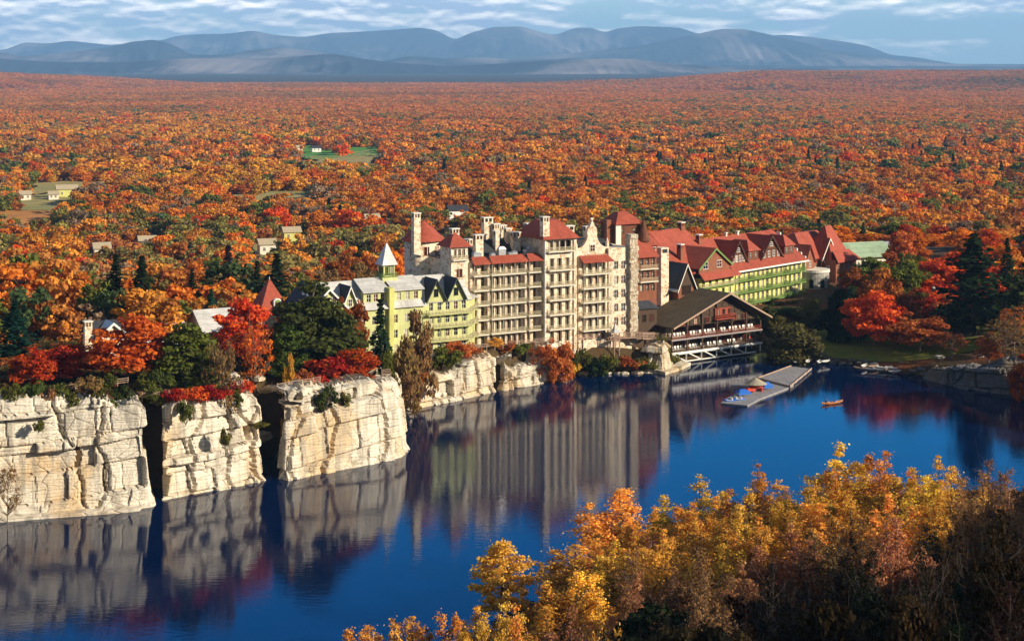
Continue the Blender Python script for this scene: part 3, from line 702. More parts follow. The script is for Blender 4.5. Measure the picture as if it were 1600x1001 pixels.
# curved stone gable over the last bay
g = MB(); pr = [(0, 8.6), (.7, 6.9), (.95, 6.9), (1.3, 6.3), (1.45, 5.3), (1.3, 4.6), (1.65, 3.6), (2.3, 2.6), (3.3, 1.9), (4.3, 1.7), (4.3, 2.7), (4.9, 2.7), (4.9, 0)]
xc, zg = (xg0 + xg1) / 2, 19.4
opsg = None
g.prism([(xc - x, zg + z) for x, z in reversed(pr)] + [(xc + x, zg + z) for x, z in pr[1:]], .45, 1.25)
for s in (-1, 1): g.cone(xc + s * 4.6, .85, zg + 2.7, zg + 3.9, .42, .1, 8)
g.box(xc - .35, xc + .35, .5, 1.2, zg + 8.5, zg + 9.0); go = g.build('curved_gable', M['stone'], st); window(go, xc, .42, zg + .9, 1.5, 1.6, 'cream', arch=True)
# rough stone pier, brick tower and brick end behind it
pi = MB(); x0, x1 = T(985, -1.2), T(997, -1.2)
rgp = random.Random(4)
for i in range(27):
    j = [rgp.uniform(-.16, .16) for _ in range(4)]; pi.box(x0 + j[0], x1 + j[1], -1.3 + j[2], .9 + j[3], -3 + i * 1.0, -3 + i * 1.0 + .997)
pi.build('stone_pier', M['fieldstone'], st)
x0, x1 = T(963, 10), T(1001, 10); bt = MB(); zt = A.z(980, 350, 10); opsB = row(spread(x0, x1, 2), zt - 2.3, 1.1, 1.4)
block(bt, x0, x1, 10, 17, 10, zt, opsB); bo = bt.build('brick_tower', M['redshingle'], st); fill(bo, opsB, 10, 'cream')
bw = MB(); bw.box(x0 - .25, x0 + 1.3, 9.75, 9.997, 10, zt - .05); bw.build('corner_pier', M['coping'], bo)
r = MB(); r.hip(x0 - .7, x1 + .7, 9.2, 17.6, zt, zt + 2.9, 3, 3.4); r.build('brick_tower_roof', M['redroof'], bo)
ct = MB(); ct.box(x0 - 2.2, x0 - .9, 11, 12.4, 12, zt + 1.2); ct.build('chimney', M['brick'], st)
x0, x1 = T(1004, 8), T(1014, 8); c2 = MB(); c2.cone((x0 + x1) / 2, 9, 5, A.z(1009, 375, 9), 1.5, 1.5, 14); co = c2.build('slim_turret', M['redshingle'], st); r = MB(); r.cone((x0 + x1) / 2, 9, A.z(1009, 375, 9), A.z(1009, 342, 9), 1.9, .05, 14); r.build('slim_turret_roof', M['redshingle'], co)
x0, x1 = T(996, 5), T(1026, 5); e = MB(); zt = A.z(1010, 400, 5); opsE = [q for zz in (zt - 2.4, zt - 5.6, zt - 8.8) for q in row(spread(x0 + .4, x1 - .2, 3), zz, 1.0, 1.7)]
block(e, x0, x1, 5, 14, -2, zt, opsE); eo = e.build('brick_end', M['brick'], st); fill(eo, opsE, 5, 'cream')
for zz in (zt - 3.1, zt - 6.3): balcony(st, x0 + .3, x1 - .2, 5, zz, 1.2)
r = MB(); r.slab([(x0 - .3, 4.2, zt - .1), (x1 + .3, 4.2, zt - .1), (x1 - .5, 9, zt + 4.2), (x0 + 1.5, 9, zt + 4.2)], .2); r.hip(T(1012, 8.0), T(1029, 8.0), 7.5, 13, zt + 2.2, zt + 5.4, 2.0, 2.4); r.box(T(1014, 8), T(1027, 8), 8, 12.5, zt - .2, zt + 2.19); r.build('brick_end_roof', M['redroof'], eo)
window(eo, (T(1014, 8) + T(1027, 8)) / 2, 7.96, zt + .5, 1.6, 1.3, 'white')
# link from stone hotel to chalet; dark wall and roof colours paint its shade
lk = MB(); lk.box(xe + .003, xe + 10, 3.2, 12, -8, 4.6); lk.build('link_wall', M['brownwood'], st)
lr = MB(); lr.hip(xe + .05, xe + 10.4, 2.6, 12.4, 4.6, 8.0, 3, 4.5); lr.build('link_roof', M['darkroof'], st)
for x in spread(xe + .6, xe + 9.6, 4):
    window(st, x, 3.17, 1.4, 1.1, 1.8, 'brownwood')

# ------------------------------------------------------------------ the pale yellow wing
B = Frame((733 - 800) / F * 383, 383, 9.0, 30); T2 = B.t
yw = B.root('yellow_hotel_wing', 'long pale yellow hotel wing with white metal roof, dark gables and a spired belfry', 'hotel')
xl = T2(497); b = MB()
xs_ = spread(T2(667), -.3, 5); opsY = [q for z in (.9, 4.0, 7.1, 10.0) for q in row(xs_, z, 1.0, 1.75)]
xs2 = spread(xl + 1.5, T2(660), 9); opsY2 = [q for z in (1.2, 4.6, 8.0) for q in row(xs2, z, 1.0, 1.8)]
block(b, T2(666), .6, 0, 12, -3, 12.4, opsY, .25); block(b, xl, T2(666), .0, 12, -3, 11.7, opsY2, .25)
b.box(.603, 2.6, 2.0, 10, -3, 12.0); b.build('wall', M['yellow'], yw); fill(yw, opsY, 0, 'white', .25); fill(yw, opsY2, 0, 'white', .25)
for z in (3.1, 6.2, 9.15): balcony(yw, T2(666), .5, 0, z, 1.3, 'yellow', 'rail', post=2.75 if z < 9 else 0, bays=4)
for z in (.2, 3.2, 6.3, 9.4): balcony(yw, .65, 2.7, 2.0, z, 1.6, 'yellow', 'rail', post=2.9)
r = MB(); r.slab([(.45, .1, 12.3), (2.9, .1, 12.3), (2.9, 10.2, 12.9), (.45, 10.2, 12.9)], .2)
r.slab([(xl, -.7, 11.5), (T2(665), -.7, 11.5), (T2(665), 6, 17.3), (xl, 6, 17.3)], .2); r.slab([(T2(665), -.3, 12.0), (.7, -.3, 12.0), (.7, 6, 17.3), (T2(665), 6, 17.3)], .2)
r.slab([(xl, 6, 17.3), (.7, 6, 17.3), (.7, 12.7, 11.6), (xl, 12.7, 11.6)], .2); r.build('roof', M['whiteroof'], yw)
ee = MB(); ee.prism([(0, 0)] * 0 + [(.4, 12.0), (.6, 12.0), (.6, 12.001), (.4, 12.001)], 0, 12)
gw = MB(); gw.slab([(.62, .2, 12.0), (.62, 6, 17.0), (.62, 11.8, 12.0)], .2, (-1, 0, 0)); gw.build('end_gable', M['yellow'], yw)
for pa, pb in ((667, 696), (698, 727)):
    x0, x1 = T2(pa, -.4), T2(pb, -.4); xm = (x0 + x1) / 2
    cross_gable(yw, x0, x1, -.4, 5.2, 12.45, 16.9, 'yellow', 'darkroof', .3, 'darktrim', [(xm, 13.2, 1.05, 1.7)], 'darktrim', zb=12.0)
x0, x1 = T2(534, -.3), T2(560, -.3); cross_gable(yw, x0, x1, -.3, 5.6, 12.0, 16.7, 'yellow', 'darkroof', .3, 'white', [((x0 + x1) / 2, 12.5, 1.0, 1.6)], zb=11.7)
for pa, pb in ((568, 606), (614, 659)):
    x0, x1 = T2(pa, .8), T2(pb, .8); d = MB(); ow = row(spread(x0 + .4, x1 - .4, 3), 12.9, 1.05, 1.7)
    d.facade(x0, x1, 12.2, 15.1, ow, .8, .25); d.box(x0, x1, 1.05, 4.2, 12.2, 15.1); do = d.build('shed_dormer', M['yellow'], yw); fill(do, ow, .8, 'white', .25)
    q = MB(); q.slab([(x0 - .4, .1, 15.0), (x1 + .4, .1, 15.0), (x1 + .2, 5.8, 17.45), (x0 - .2, 5.8, 17.45)], -.2); q.build('roof', M['whiteroof'], do)
pl = MB(); pl.box(T2(606), T2(613.5), -.9, 1.5, -3, 15.9); pl.build('chimney', M['limeyellow'], yw)
# belfry
xb = T2(604, 6); bl = MB(); bl.box(xb - 1.9, xb + 1.9, 4.1, 7.9, 15.5, 17.6)
for sx in (-1, 1):
    for sy in (-1, 1): bl.box(xb + sx * 1.25 - .16, xb + sx * 1.25 + .16, 6 + sy * 1.25 - .16, 6 + sy * 1.25 + .16, 17.6, 20.4)
bl.box(xb - 1.2, xb + 1.2, 4.8, 7.2, 17.6, 20.4); bf = bl.build('belfry', M['yellow'], yw)
for s in (-.6, .6): window(bf, xb + s, 4.77, 18.3, .95, 1.7, 'greenpaint')
for s in (-.6, .6): window(bf, xb - 1.23, 6 + s, 18.3, .95, 1.7, 'greenpaint', R(-90))
q = MB()
for (a0_, b0_) in (((-2, -2), (2, -2)), ((2, -2), (2, 2)), ((-2, 2), (2, 2)), ((-2, -2), (-2, 2))):
    for zz in (17.75, 18.15, 18.6): q.bar((xb + a0_[0], 6 + a0_[1], zz), (xb + b0_[0], 6 + b0_[1], zz), .06)
    for i in range(7): px_, py_ = xb + a0_[0] + (b0_[0] - a0_[0]) * i / 6, 6 + a0_[1] + (b0_[1] - a0_[1]) * i / 6; q.bar((px_, py_, 17.6), (px_, py_, 18.6), .05)
q.build('railing', M['greenpaint'], bf); q = MB(); q.cone(xb, 6, 20.38, 25.2, 2.75, .12, 4, a0=math.pi / 4); q.build('spire', M['whiteroof'], bf)
q = MB(); q.bar((xb, 6, 25), (xb, 6, 30.9), .11, .06, 6); q.cone(xb, 6, 30.85, 31.15, .16, .05, 8); q.build('flagpole', M['brick'], bf)
# wing running forward at the far end
off = -9; x0, x1, xm = T2(514, off) - 6.5, T2(529, off) + 1.0, T2(514, off); za = B.z(514, 452, off)
o = cross_gable(yw, xm - 4.6, xm + 4.6, off, 6, za - 4.6, za, 'yellow', 'darkroof', .5, 'white', [(xm - 1, za - 3.2, 1, 1.6), (xm + 1.2, za - 3.2, 1, 1.6)], zb=-3, name='forward_wing', yeave=5.5)
for yy in (-3.5, -1.2):
    sk = MB(); sk.slab([(xm - 2.4, yy, za - 2.0), (xm - 1.2, yy, za - .8), (xm - 1.2, yy + 1.3, za - .8), (xm - 2.4, yy + 1.3, za - 2.0)], -.32); sk.build('skylight', M['white'], o)

# ------------------------------------------------------------------ the green-balconied wing
Gf = Frame((1142 - 800) / F * 432, 432, 9.0, 48, 1.075); T3 = Gf.t
gv = Gf.root('green_hotel_wing', 'long yellow wing with green balconies, red roof and brown gabled dormers', 'hotel')
xl, xr_ = T3(1086), T3(1253); b = MB(); zz = [.2, 3.3, 6.4, 9.5]
opsG = [q for z in zz for q in row(spread(.5, xr_ - .5, 15), z + .15, 1.15, 2.15)]
block(b, 0, xr_, 0, 14, -3, 12.5, opsG, .3); opsG2 = [q for z in zz for q in row(spread(xl + .6, -.8, 5), z + .1, 1.2, 2.1)]
block(b, xl, -.003, -1.2, 13, -3, 11.9, opsG2, .3); b.build('wall', M['limeyellow'], gv); q = MB(); q.box(xl - 6.5, xl - .003, 0, 13, -3, 13.2); q.build('side_wall', M['redshingle'], gv); fill(gv, opsG, 0, 'white', .3); fill(gv, opsG2, -1.2, 'greenpaint', .3)
for z in zz:
    for i in range(4): balcony(gv, .05 + (xr_ - .1) * i / 4, .05 + (xr_ - .1) * (i + 1) / 4 - .04, 0, z, 1.5, 'greenpaint', 'greenpaint', post=2.85, bays=1)
    if z > 3: balcony(gv, xl + .1, -.1, -1.2, z, 1.2, 'greenpaint', 'rail')
r = MB(); r.slab([(-.6, -1.9, 12.2), (xr_ + .4, -1.9, 12.2), (xr_ + .4, 1.2, 14.2), (-.6, 1.2, 14.2)], .22); r.slab([(-.6, 1.2, 14.2), (xr_ + .4, 1.2, 14.2), (xr_ - 1, 9, 20.0), (-6, 9, 20.0)], .22)
r.slab([(-6, 9, 20), (xr_ - 1, 9, 20), (xr_ + .4, 15.6, 13), (-6, 15.6, 13)], .22); r.slab([(xr_ + .4, 1.2, 14.2), (xr_ + .4, 15.6, 13), (xr_ - 1, 9, 20)], .2)
r.slab([(xl - 7, -.6, 13.4), (xl + .5, -.6, 13.4), (xl + .5, 9, 20), (xl - 6, 9, 20)], .22); r.slab([(xl - 6, 9, 20), (-6, 9, 20), (-6, 15.6, 13), (xl - 7, 15.6, 13)], .22); r.slab([(xl + .5, 9, 20), (xl + .5, .2, 13.7), (-.6, 1.2, 14.2), (-6, 9, 20)], .22); r.build('roof', M['redroof'], gv)
tr = MB(); tr.box(-.65, xr_ + .45, -2.0, -1.905, 11.92, 12.3); tr.build('gutter', M['white'], gv)
xa, xb_ = xl - .2, T3(1139, -1.4); xm = T3(1109, -1.4); cross_gable(gv, xa, xb_ + .4, -1.4, 9, 14.6, 18.9, 'brick', 'redroof', .6, 'greenpaint', [((xa + xm) / 2 + .3, 14.2, 2.2, 1.7), ((xb_ + xm) / 2 - .2, 14.2, 2.2, 1.7)], 'white', zb=12.9)
r = MB(); r.slab([(xl - .6, -3.2, 11.7), (.3, -3.2, 11.7), (-.2, -1.42, 13.2), (xl, -1.42, 13.2)], .18); r.build('skirt_roof', M['redroof'], gv)
for pa, pb, pap, w_ in ((1140, 1166, 378, 4), (1188, 1221, 369, 4)):
    x0, x1 = T3(pa, .8), T3(pb, .8); xm = (x0 + x1) / 2; za = Gf.z((pa + pb) / 2 - 1, pap, .8)
    o = cross_gable(gv, x0, x1, .8, 8.8, 14.0, za, 'redshingle', 'redroof', .5, 'brownwood', [(x, 14.3, 1.0, 1.6) for x in spread(x0 + .6, x1 - .6, 4)] + [(xm, za - 2.6, 1.4, 1.0)], 'white', zb=13.2)
    q = MB(); q.box(x0 + 1.2, x1 - 1.2, .55, .797, 16.2, 16.45); q.build('gable_trim', M['brownwood'], o)
for pa, pb in ((1169, 1185), (1226, 1240)):
    x0, x1 = T3(pa, 1.0), T3(pb, 1.0); d = MB(); ow = row(spread(x0, x1, 2), 14.5, 1.0, 1.5); d.facade(x0, x1, 13.4, 16.5, ow, 1.0, .25); d.box(x0, x1, 1.25, 6, 13.4, 16.5); do = d.build('hipped_dormer', M['redshingle'], gv); fill(do, ow, 1.0, 'white', .25)
    q = MB(); q.hip(x0 - .5, x1 + .5, .4, 9, 16.5, 19.2, (x1 - x0) / 2, 2.2); q.build('roof', M['redroof'], do)
chimney(gv, T3(1063, 4), 4, 10, Gf.z(1063, 381, 4), 1.3, 1.3, 'brick'); chimney(gv, T3(1092, 8), 8, 15, 21.5, 1.4, 1.2, 'brick'); chimney(gv, T3(1152, 9), 9, 18, 20.9, .7, .7, 'coping'); chimney(gv, T3(1134, 9), 9, 18, 20.9, .6, .6, 'coping')
q = MB()       # stepped white coping on the end wall
for i in range(7): q.box(xr_ + .42, xr_ + .95, -.8 + i * 1.35, -.8 + (i + 1) * 1.35 - .003, 9, 13.2 + i * 1.0)
q.build('stepped_parapet', M['coping'], gv)
bk = MB(); bk.box(xl - 3, 12, 16, 26, -2, 15); bo = bk.build('rear_wall', M['redshingle'], gv); q = MB(); q.hip(xl - 4, 13, 15.3, 27, 15, 21.6, 5, 5.8); q.build('rear_roof', M['redroof'], gv); chimney(gv, 7, 21, 20, 23.2, 1.6, 1.3, 'brick')

# ------------------------------------------------------------------ red roofed house with the round stone bay
Hf = Frame((1256 - 800) / F * 459, 459, 9.0, 48, 1.075); T4 = Hf.t
rh = Hf.root('red_roofed_house', 'brick and stone house with steep red roofs behind a round stone bay', 'house')
x0, x1 = T4(1257, 2), T4(1312, 2); b = MB(); opsH = [q for z in (1.5, 4.8, 8.2) for q in row(spread(x0 + .8, x1 - .8, 5), z, 1.1, 1.8)]
block(b, x0, x1, 2, 14, -3, 11.4, opsH, .3); b.build('wall', M['brick'], rh); fill(rh, opsH, 2, 'white', .3)
q = MB(); q.hip(x0 - .6, x1 + .6, 1.2, 14.6, 11.4, 18.3, 4.0, 6.2); q.build('roof', M['redroof'], rh)
cross_gable(rh, T4(1284, .8), T4(1306, .8), .8, 8, 11.6, 16.6, 'brick', 'redroof', .5, 'coping', [(x, 10.2, .9, 1.5) for x in spread(T4(1286, .8), T4(1304, .8), 3)], zb=-3)
cross_gable(rh, T4(1258, 1.2), T4(1272, 1.2), 1.2, 8, 11.2, 15.4, 'brick', 'redroof', .4, None, [((T4(1258, 1.2) + T4(1272, 1.2)) / 2, 9.6, 1.0, 1.6)], zb=-3)
cx = T4(1276, -.5); q = MB(); q.cone(cx, .2, -3, 8.3, 4.0, 4.0, 30); ro = q.build('round_bay', M['greystone'], rh); q = MB(); q.cone(cx, .2, 8.3, 9.0, 4.25, 4.25, 30); q.build('bay_parapet', M['coping'], ro)
for a in (-70, -25, 20, 65): window(ro, cx + 3.97 * math.sin(R(a)), .2 - 3.97 * math.cos(R(a)), 4.2, 1.2, 1.8, 'darktrim', R(a), arch=True); window(ro, cx + 3.97 * math.sin(R(a)), .2 - 3.97 * math.cos(R(a)), .6, 1.1, 1.7, 'darktrim', R(a))
chimney(rh, T4(1286, 8), 8, 17, Hf.z(1286, 368, 8), 1.0, 1.0, 'greystone')
If = Frame((1306 - 800) / F * 466, 466, 9.0, 48, 1.075); T5 = If.t
bh = If.root('brick_tower_house', 'tall brick house with a steep red hipped roof beside the green metal roof', 'house')
x0, x1 = 0, T5(1338); b = MB(); opsI = [q for z in (1.2, 4.6, 7.8) for q in row(spread(x0 + .6, x1 - .6, 4), z, 1.1, 1.8)]; block(b, x0, x1, 0, 11, -3, 11, opsI, .3); b.build('wall', M['brick'], bh); fill(bh, opsI, 0, 'white', .3)
q = MB(); q.slab([(x0 - .7, -1.2, 10.6), (x1 + .7, -1.2, 10.6), (x1 - 1.5, 1.6, 13.4), (x0 + 1.0, 1.6, 13.4)], .2); q.hip(x0 + .2, x1 - .6, 1.2, 11, 11.0, 20.0, 3.6, 4.6); q.build('roof', M['redroof'], bh)
for y in (2.5, 6): window(bh, -.03, y, 7.6, 1.0, 1.7, 'white', R(-90))
Jf = Frame((1322 - 800) / F * 492, 492, 9.0, 20, 1.07); T6 = Jf.t
gh = Jf.root('green_roofed_hall', 'low hall with two broad pale green metal roof slopes', 'hall')
x1 = T6(1402); b = MB(); opsJ = row(spread(1, x1 - 1, 6), 4.5, 1.2, 2); block(b, 0, x1, 0, 14, -3, 9.6, opsJ, .3); b.build('wall', M['cream'], gh); fill(gh, opsJ, 0, 'white', .3)
q = MB(); zr_ = Jf.z(1360, 378, 9); q.slab([(-.5, -1.2, 8.9), (x1 + .5, -1.2, 8.9), (x1 - 1.5, 5.2, 12.6), (-.5, 5.2, 12.6)], .25); q.slab([(-1, 4.6, 12.2), (x1 - 2.5, 4.6, 12.2), (x1 - 4.5, 9, zr_), (0, 9, zr_)], .25); q.slab([(0, 9, zr_), (x1 - 4.5, 9, zr_), (x1 - 3, 15, 10), (-1, 15, 10)], .25); q.build('roof', M['greenroof'], gh)
q = MB(); q.box(x1 + .7, x1 + 9.5, 1, 10, -2, 10.4); an = q.build('annex', M['cream'], gh); q = MB(); q.slab([(x1 + .4, .4, 10.6), (x1 + 9.9, .4, 10.6), (x1 + 9.9, 10.4, 11.8), (x1 + .4, 10.4, 11.8)], .25); q.build('roof', M['whiteroof'], an)
for x in spread(x1 + 1, x1 + 9, 3): window(an, x, .97, 7.5, 1.4, 1.8, 'white')
Kf = Frame((1452 - 800) / F * 452, 452, gz((1452 - 800) / F * 452, 452), 20)
kc = Kf.root('brick_cottage', 'small brick cottage with white windows half hidden by red trees on the lawn', 'cottage')
b = MB(); ow = row(spread(.5, 9.5, 4), 3.6, 1.3, 1.7) + row(spread(.5, 9.5, 4), .7, 1.3, 1.7); block(b, 0, 10, 0, 7, -2, 6.4, ow, .25); b.build('wall', M['brick'], kc); fill(kc, ow, 0, 'white', .25)
q = MB(); q.slab([(-.5, -.6, 6.2), (10.5, -.6, 6.2), (10.5, 3.5, 9), (-.5, 3.5, 9)], .2); q.slab([(-.5, 3.5, 9), (10.5, 3.5, 9), (10.5, 7.6, 6.2), (-.5, 7.6, 6.2)], .2); q.build('roof', M['whiteroof'], kc); q = MB(); q.box(-.2, 10.2, -.25, -.003, 3.0, 3.25); q.build('belt_trim', M['white'], kc)

# ------------------------------------------------------------------ lakeside chalet with its two porch decks
Cf = Frame(40, 415, 0, 35); TC = Cf.t
ch = Cf.root('lakeside_chalet', 'brown timber chalet with mossy gable roof, two porch decks and white truss over water', 'chalet')
Wc = TC(1190); xap = TC(1135)
w = MB(); wo = [q for z in (3.0, 6.1) for q in row(spread(.8, Wc - .8, 9), z, 2.0, 2.3)]
w.facade(0, Wc, 2.6, 9.1, wo, 4.2, .3); w.box(0, Wc, 4.5, 21, 1.5, 9.1); w.build('wall', M['brownwood'], ch)
for i, o in enumerate(wo): window(ch, (o[0] + o[1]) / 2, 4.46, o[2], 2.0, 2.3, 'redwood' if i % 3 else 'brownwood', cols=3, rows=2)
gb = MB(); ga = [(.6, 9.1), (Wc - .4, 9.1), (xap, 16.0)]; gb.prism(ga, .7, 1.1)
for x in spread(1, Wc - 1, 13):
    hx = 9.1 + 6.9 * (1 - abs(x - xap) / (xap if x < xap else Wc - xap)); gb.box(x - .13, x + .13, .55, .697, 9.1, max(9.3, hx - .5))
for zz in (10.6, 12.9):
    k0 = (zz - 9.1) / 6.9; gb.box(xap * k0 + .7, Wc - (Wc - xap) * k0 - .7, .5, .54, zz, zz + .25)
for zz in (9.15, 11.7, 14.0):
    k0 = (zz - 9.1) / 6.9; gb.box(xap * k0 + .5, Wc - (Wc - xap) * k0 - .5, .46, .49, zz, zz + .18)
go = gb.build('gable', M['brownwood'], ch)
gp = MB()
for x in spread(1.5, Wc - 1.5, 11):
    hx = 9.1 + 6.9 * (1 - abs(x - xap) / (xap if x < xap else Wc - xap))
    if hx > 10.4: gp.box(x - .8, x + .8, .63, .69, 9.4, min(10.55, hx - .5))
gp.build('shingle_panel', M['brownroof'], go)
x0, x1 = TC(1114, .8), TC(1143, .8); q = MB(); q.box(x0, x1, -.6, .69, 9.9, 10.15)
for zz in (10.7, 11.15): q.box(x0, x1, -.6, -.48, zz, zz + .16)
for x in np.linspace(x0 + .1, x1 - .1, 12): q.bar((x, -.54, 10.1), (x, -.54, 11.3), .06)
q.build('gable_balcony', M['redwood'], go); q = MB(); q.box(x0 + .3, x1 - .3, .25, .69, 10.16, 12.8); q.build('gable_door', M['redwood'], go)
for x in spread(x0 + .3, x1 - .3, 3): window(go, x, .22, 10.9, .8, 1.6, 'brownwood')
for x in (4, 8, 12): window(go, x, .5, 9.5, 1.2, 1.3, 'redwood')
for x in (Wc - 9, Wc - 5.5): window(go, x, .5, 9.5, 1.2, 1.3, 'redwood')
r = MB(); sl = (16.4 - 9.1) / (xap + .9)
r.slab([(-.9, -1.6, 9.1), (xap, -1.6, 16.4), (xap, 21.6, 16.4), (-.9, 21.6, 9.1)], -.3); r.slab([(Wc + 2.2, -1.6, 9.1), (Wc + 2.2, 21.6, 9.1), (xap, 21.6, 16.4), (xap, -1.6, 16.4)], -.3); r.build('roof', M['brownroof'], ch)
q = MB()
for xe_ in (-.95, Wc + 2.25): q.slab([(xe_, -1.72, 9.0), (xap, -1.72, 16.3), (xap, -1.72, 16.74), (xe_, -1.72, 9.44)], .1, (0, 1, 0))
q.build('bargeboard', M['rustic'], ch)
for z in (2.7, 5.95):
    q = MB(); q.box(-.2, Wc + .2, .1, 4.19, z, z + .22); d = q.build('deck', M['rustic'], ch); q = MB(); q.box(-.25, Wc + .25, .0, .097, z - .1, z + .3)
    for zz in (z + .75, z + 1.25): q.bar((-.1, .15, zz), (Wc + .1, .15, zz), .07)
    for x in np.linspace(0, Wc, 40): q.bar((x, .15, z + .2), (x, .15, z + 1.25), .045)
    for x in (-.1, Wc + .1): q.bar((x, .15, z + 1.25), (x, 4.1, z + 1.25), .07); q.bar((x, .15, z + .75), (x, 4.1, z + .75), .05)
    q.build('railing', M['redwood' if z > 4 else 'brownwood'], d)
    q = MB(); q.box(-.27, Wc + .27, -.06, -.003, z - .1, z + .22); q.build('fascia', M['metal' if z > 4 else 'white'], d)
for x in np.linspace(.1, Wc - .1, 7):
    q = MB(); q.box(x - .16, x + .16, .2, .52, 2.9, 9.3 + .36 * min(x, Wc - x)); q.bar((x, .36, 8.2), (x + 1.1, .36, 9.4), .09); q.bar((x, .36, 8.2), (x - 1.1, .36, 9.4), .09); q.bar((x, .36, 5.0), (x + .8, .36, 5.9), .08); q.bar((x, .36, 5.0), (x - .8, .36, 5.9), .08); q.build('porch_post', M['brownwood'], ch)
q = MB(); N_ = 7; xs3 = np.linspace(0, Wc, N_)
for y in (-.02, 3.2):
    q.bar((-.3, y, 2.5), (Wc + .2, y, 2.5), .26); q.bar((1.6, y, .45), (Wc - 2, y, .45), .17)
    for i in range(N_ - 1): q.bar((xs3[i], y, 2.5), (xs3[i + 1] - .6 if i < N_ - 2 else xs3[i + 1], y, .45 if i < N_ - 2 else 2.4), .18); q.bar((xs3[i + 1] - .5, y, .45), (xs3[i + 1] - .5, y, 2.5), .2)
    q.bar((-.3, y, 2.4), (-1.3, y, .2), .18)
q.build('truss', M['white'], ch)
q = MB()
for x in xs3[1::2]: q.bar((x, 3.2, -1.5), (x, 3.2, 2.6), .25)
q.box(0, Wc, 4.3, 5, -2, 2.6); q.build('pier', M['shaderock'], ch)
# brick clerestory tower and chimney rising through the roof
off = 11; x0, x1 = TC(1060, off), TC(1085, off); q = MB(); ze, za = Cf.z(1085, 447, off), Cf.z(1075, 413, off); q.box(x0, x1, off, off + 8.5, 8, ze); q.box(x0 + 3.2, x1 + 4.5, off - 1, off + 6, 8, ze - 4.2); bt = q.build('brick_tower', M['brick'], ch)
o = cross_gable(ch, x0 - .1, x1 + .1, off - .05, off + 8.8, ze, za, 'brownwood', 'darkroof', .6, 'coping', [((x0 + x1) / 2 + s, ze - 1.9, .6, 2.4) for s in (-1.2, -.4, .4, 1.2)], 'brownwood', name='tower_gable', yeave=off + 8.8)
q = MB(); q.slab([(x0 - 1.2, off - .5, ze - .8), (x0 - 1.2, off + 9, ze - .8), (x0, off + 9, ze - .15), (x0, off - .5, ze - .15)], .15); q.slab([(x0 + 3.0, off - 1.5, ze - 4.1), (x1 + 4.9, off - 1.5, ze - 4.1), (x1 + 4.9, off + 6, ze - 3.9), (x0 + 3.0, off + 6, ze - 3.9)], -.2); q.build('flashing_roof', M['metal'], bt)
x0, x1 = TC(1033, 13), TC(1045, 13); q = MB(); q.box(x0, x1, 13, 15.6, 4, Cf.z(1040, 387, 13)); cm = q.build('chimney', M['stone'], ch); q = MB(); q.box(x0 + .5, x1 - .5, 12.96, 13.2, Cf.z(1040, 395, 13), Cf.z(1040, 389, 13)); q.build('flue_opening_shade', M['flatroof'], cm)  # dark block stands in for shade in the flue
# parlour wing beside it; shade is put into its dark walls and slope
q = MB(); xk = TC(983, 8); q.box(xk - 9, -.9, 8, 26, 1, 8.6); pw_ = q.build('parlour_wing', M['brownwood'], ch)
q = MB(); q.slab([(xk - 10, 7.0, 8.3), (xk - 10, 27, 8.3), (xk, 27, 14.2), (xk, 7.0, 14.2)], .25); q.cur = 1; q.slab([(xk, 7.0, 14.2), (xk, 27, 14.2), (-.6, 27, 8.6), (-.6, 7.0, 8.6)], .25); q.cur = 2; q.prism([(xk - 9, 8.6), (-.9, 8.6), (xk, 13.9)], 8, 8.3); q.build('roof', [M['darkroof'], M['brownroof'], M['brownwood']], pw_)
for x in spread(xk - 8, -1.5, 5):
    for z in (2.4, 5.4): window(pw_, x, 7.97, z, 1.2, 1.9, 'brownwood')

# ------------------------------------------------------------------ lodges half hidden on the cliff top
def lodge(name, label, cat, px, Y, ridge, w, d, eave, roof, wall, deg=30):
    x = (px - 800) / F * Y; z0 = gz(x, Y); f = Frame(x, Y, z0, deg); o = f.root(name, label, cat); zr = H - (ridge - HY) / F * (Y + 2) - z0; ze = zr - eave
    ow = row(spread(.4, w - .4, max(2, int(w / 2.4))), max(.5, ze - 2.4), 1.0, 1.6); q = MB(); block(q, 0, w, 0, d, -2, ze, ow, .25); q.slab([(0, .1, ze), (0, d / 2, zr - .2), (0, d - .1, ze)], .2, (1, 0, 0)); q.slab([(w - .2, .1, ze), (w - .2, d / 2, zr - .2), (w - .2, d - .1, ze)], .2, (1, 0, 0)); q.build('wall', M[wall], o); fill(o, ow, 0, 'white', .25)
    q = MB(); q.slab([(-.5, -.7, ze - .3), (w + .5, -.7, ze - .3), (w + .5, d / 2, zr), (-.5, d / 2, zr)], .2); q.slab([(-.5, d / 2, zr), (w + .5, d / 2, zr), (w + .5, d + .7, ze - .3), (-.5, d + .7, ze - .3)], .2); q.build('roof', M[roof], o); return o, zr, ze
o, zr, ze = lodge('chimneyed_lodge', 'small lodge with slate roof and a tall whitish stone chimney among red trees', 'lodge', 146, 330, 503, 7, 7, 2.4, 'darkroof', 'stone'); chimney(o, -1.0, .5, -2, zr + .6, 1.5, 1.3, 'stone'); cross_gable(o, 1, 6, -1.5, 3.4, ze + .2, zr - .1, 'stone', 'whiteroof', .4, 'white', [(3.5, ze - 1.5, 1.0, 1.5)], zb=-2)
lodge('pale_roofed_lodge', 'lodge with a broad pale metal roof behind the olive evergreen', 'lodge', 226, 347, 503, 9.5, 11, 3.6, 'whiteroof', 'cream')
o, zr, ze = lodge('long_lodge', 'long lodge with weathered white roof showing through the red-orange leaves', 'lodge', 318, 352, 487, 13.5, 11, 3.6, 'whiteroof', 'cream')
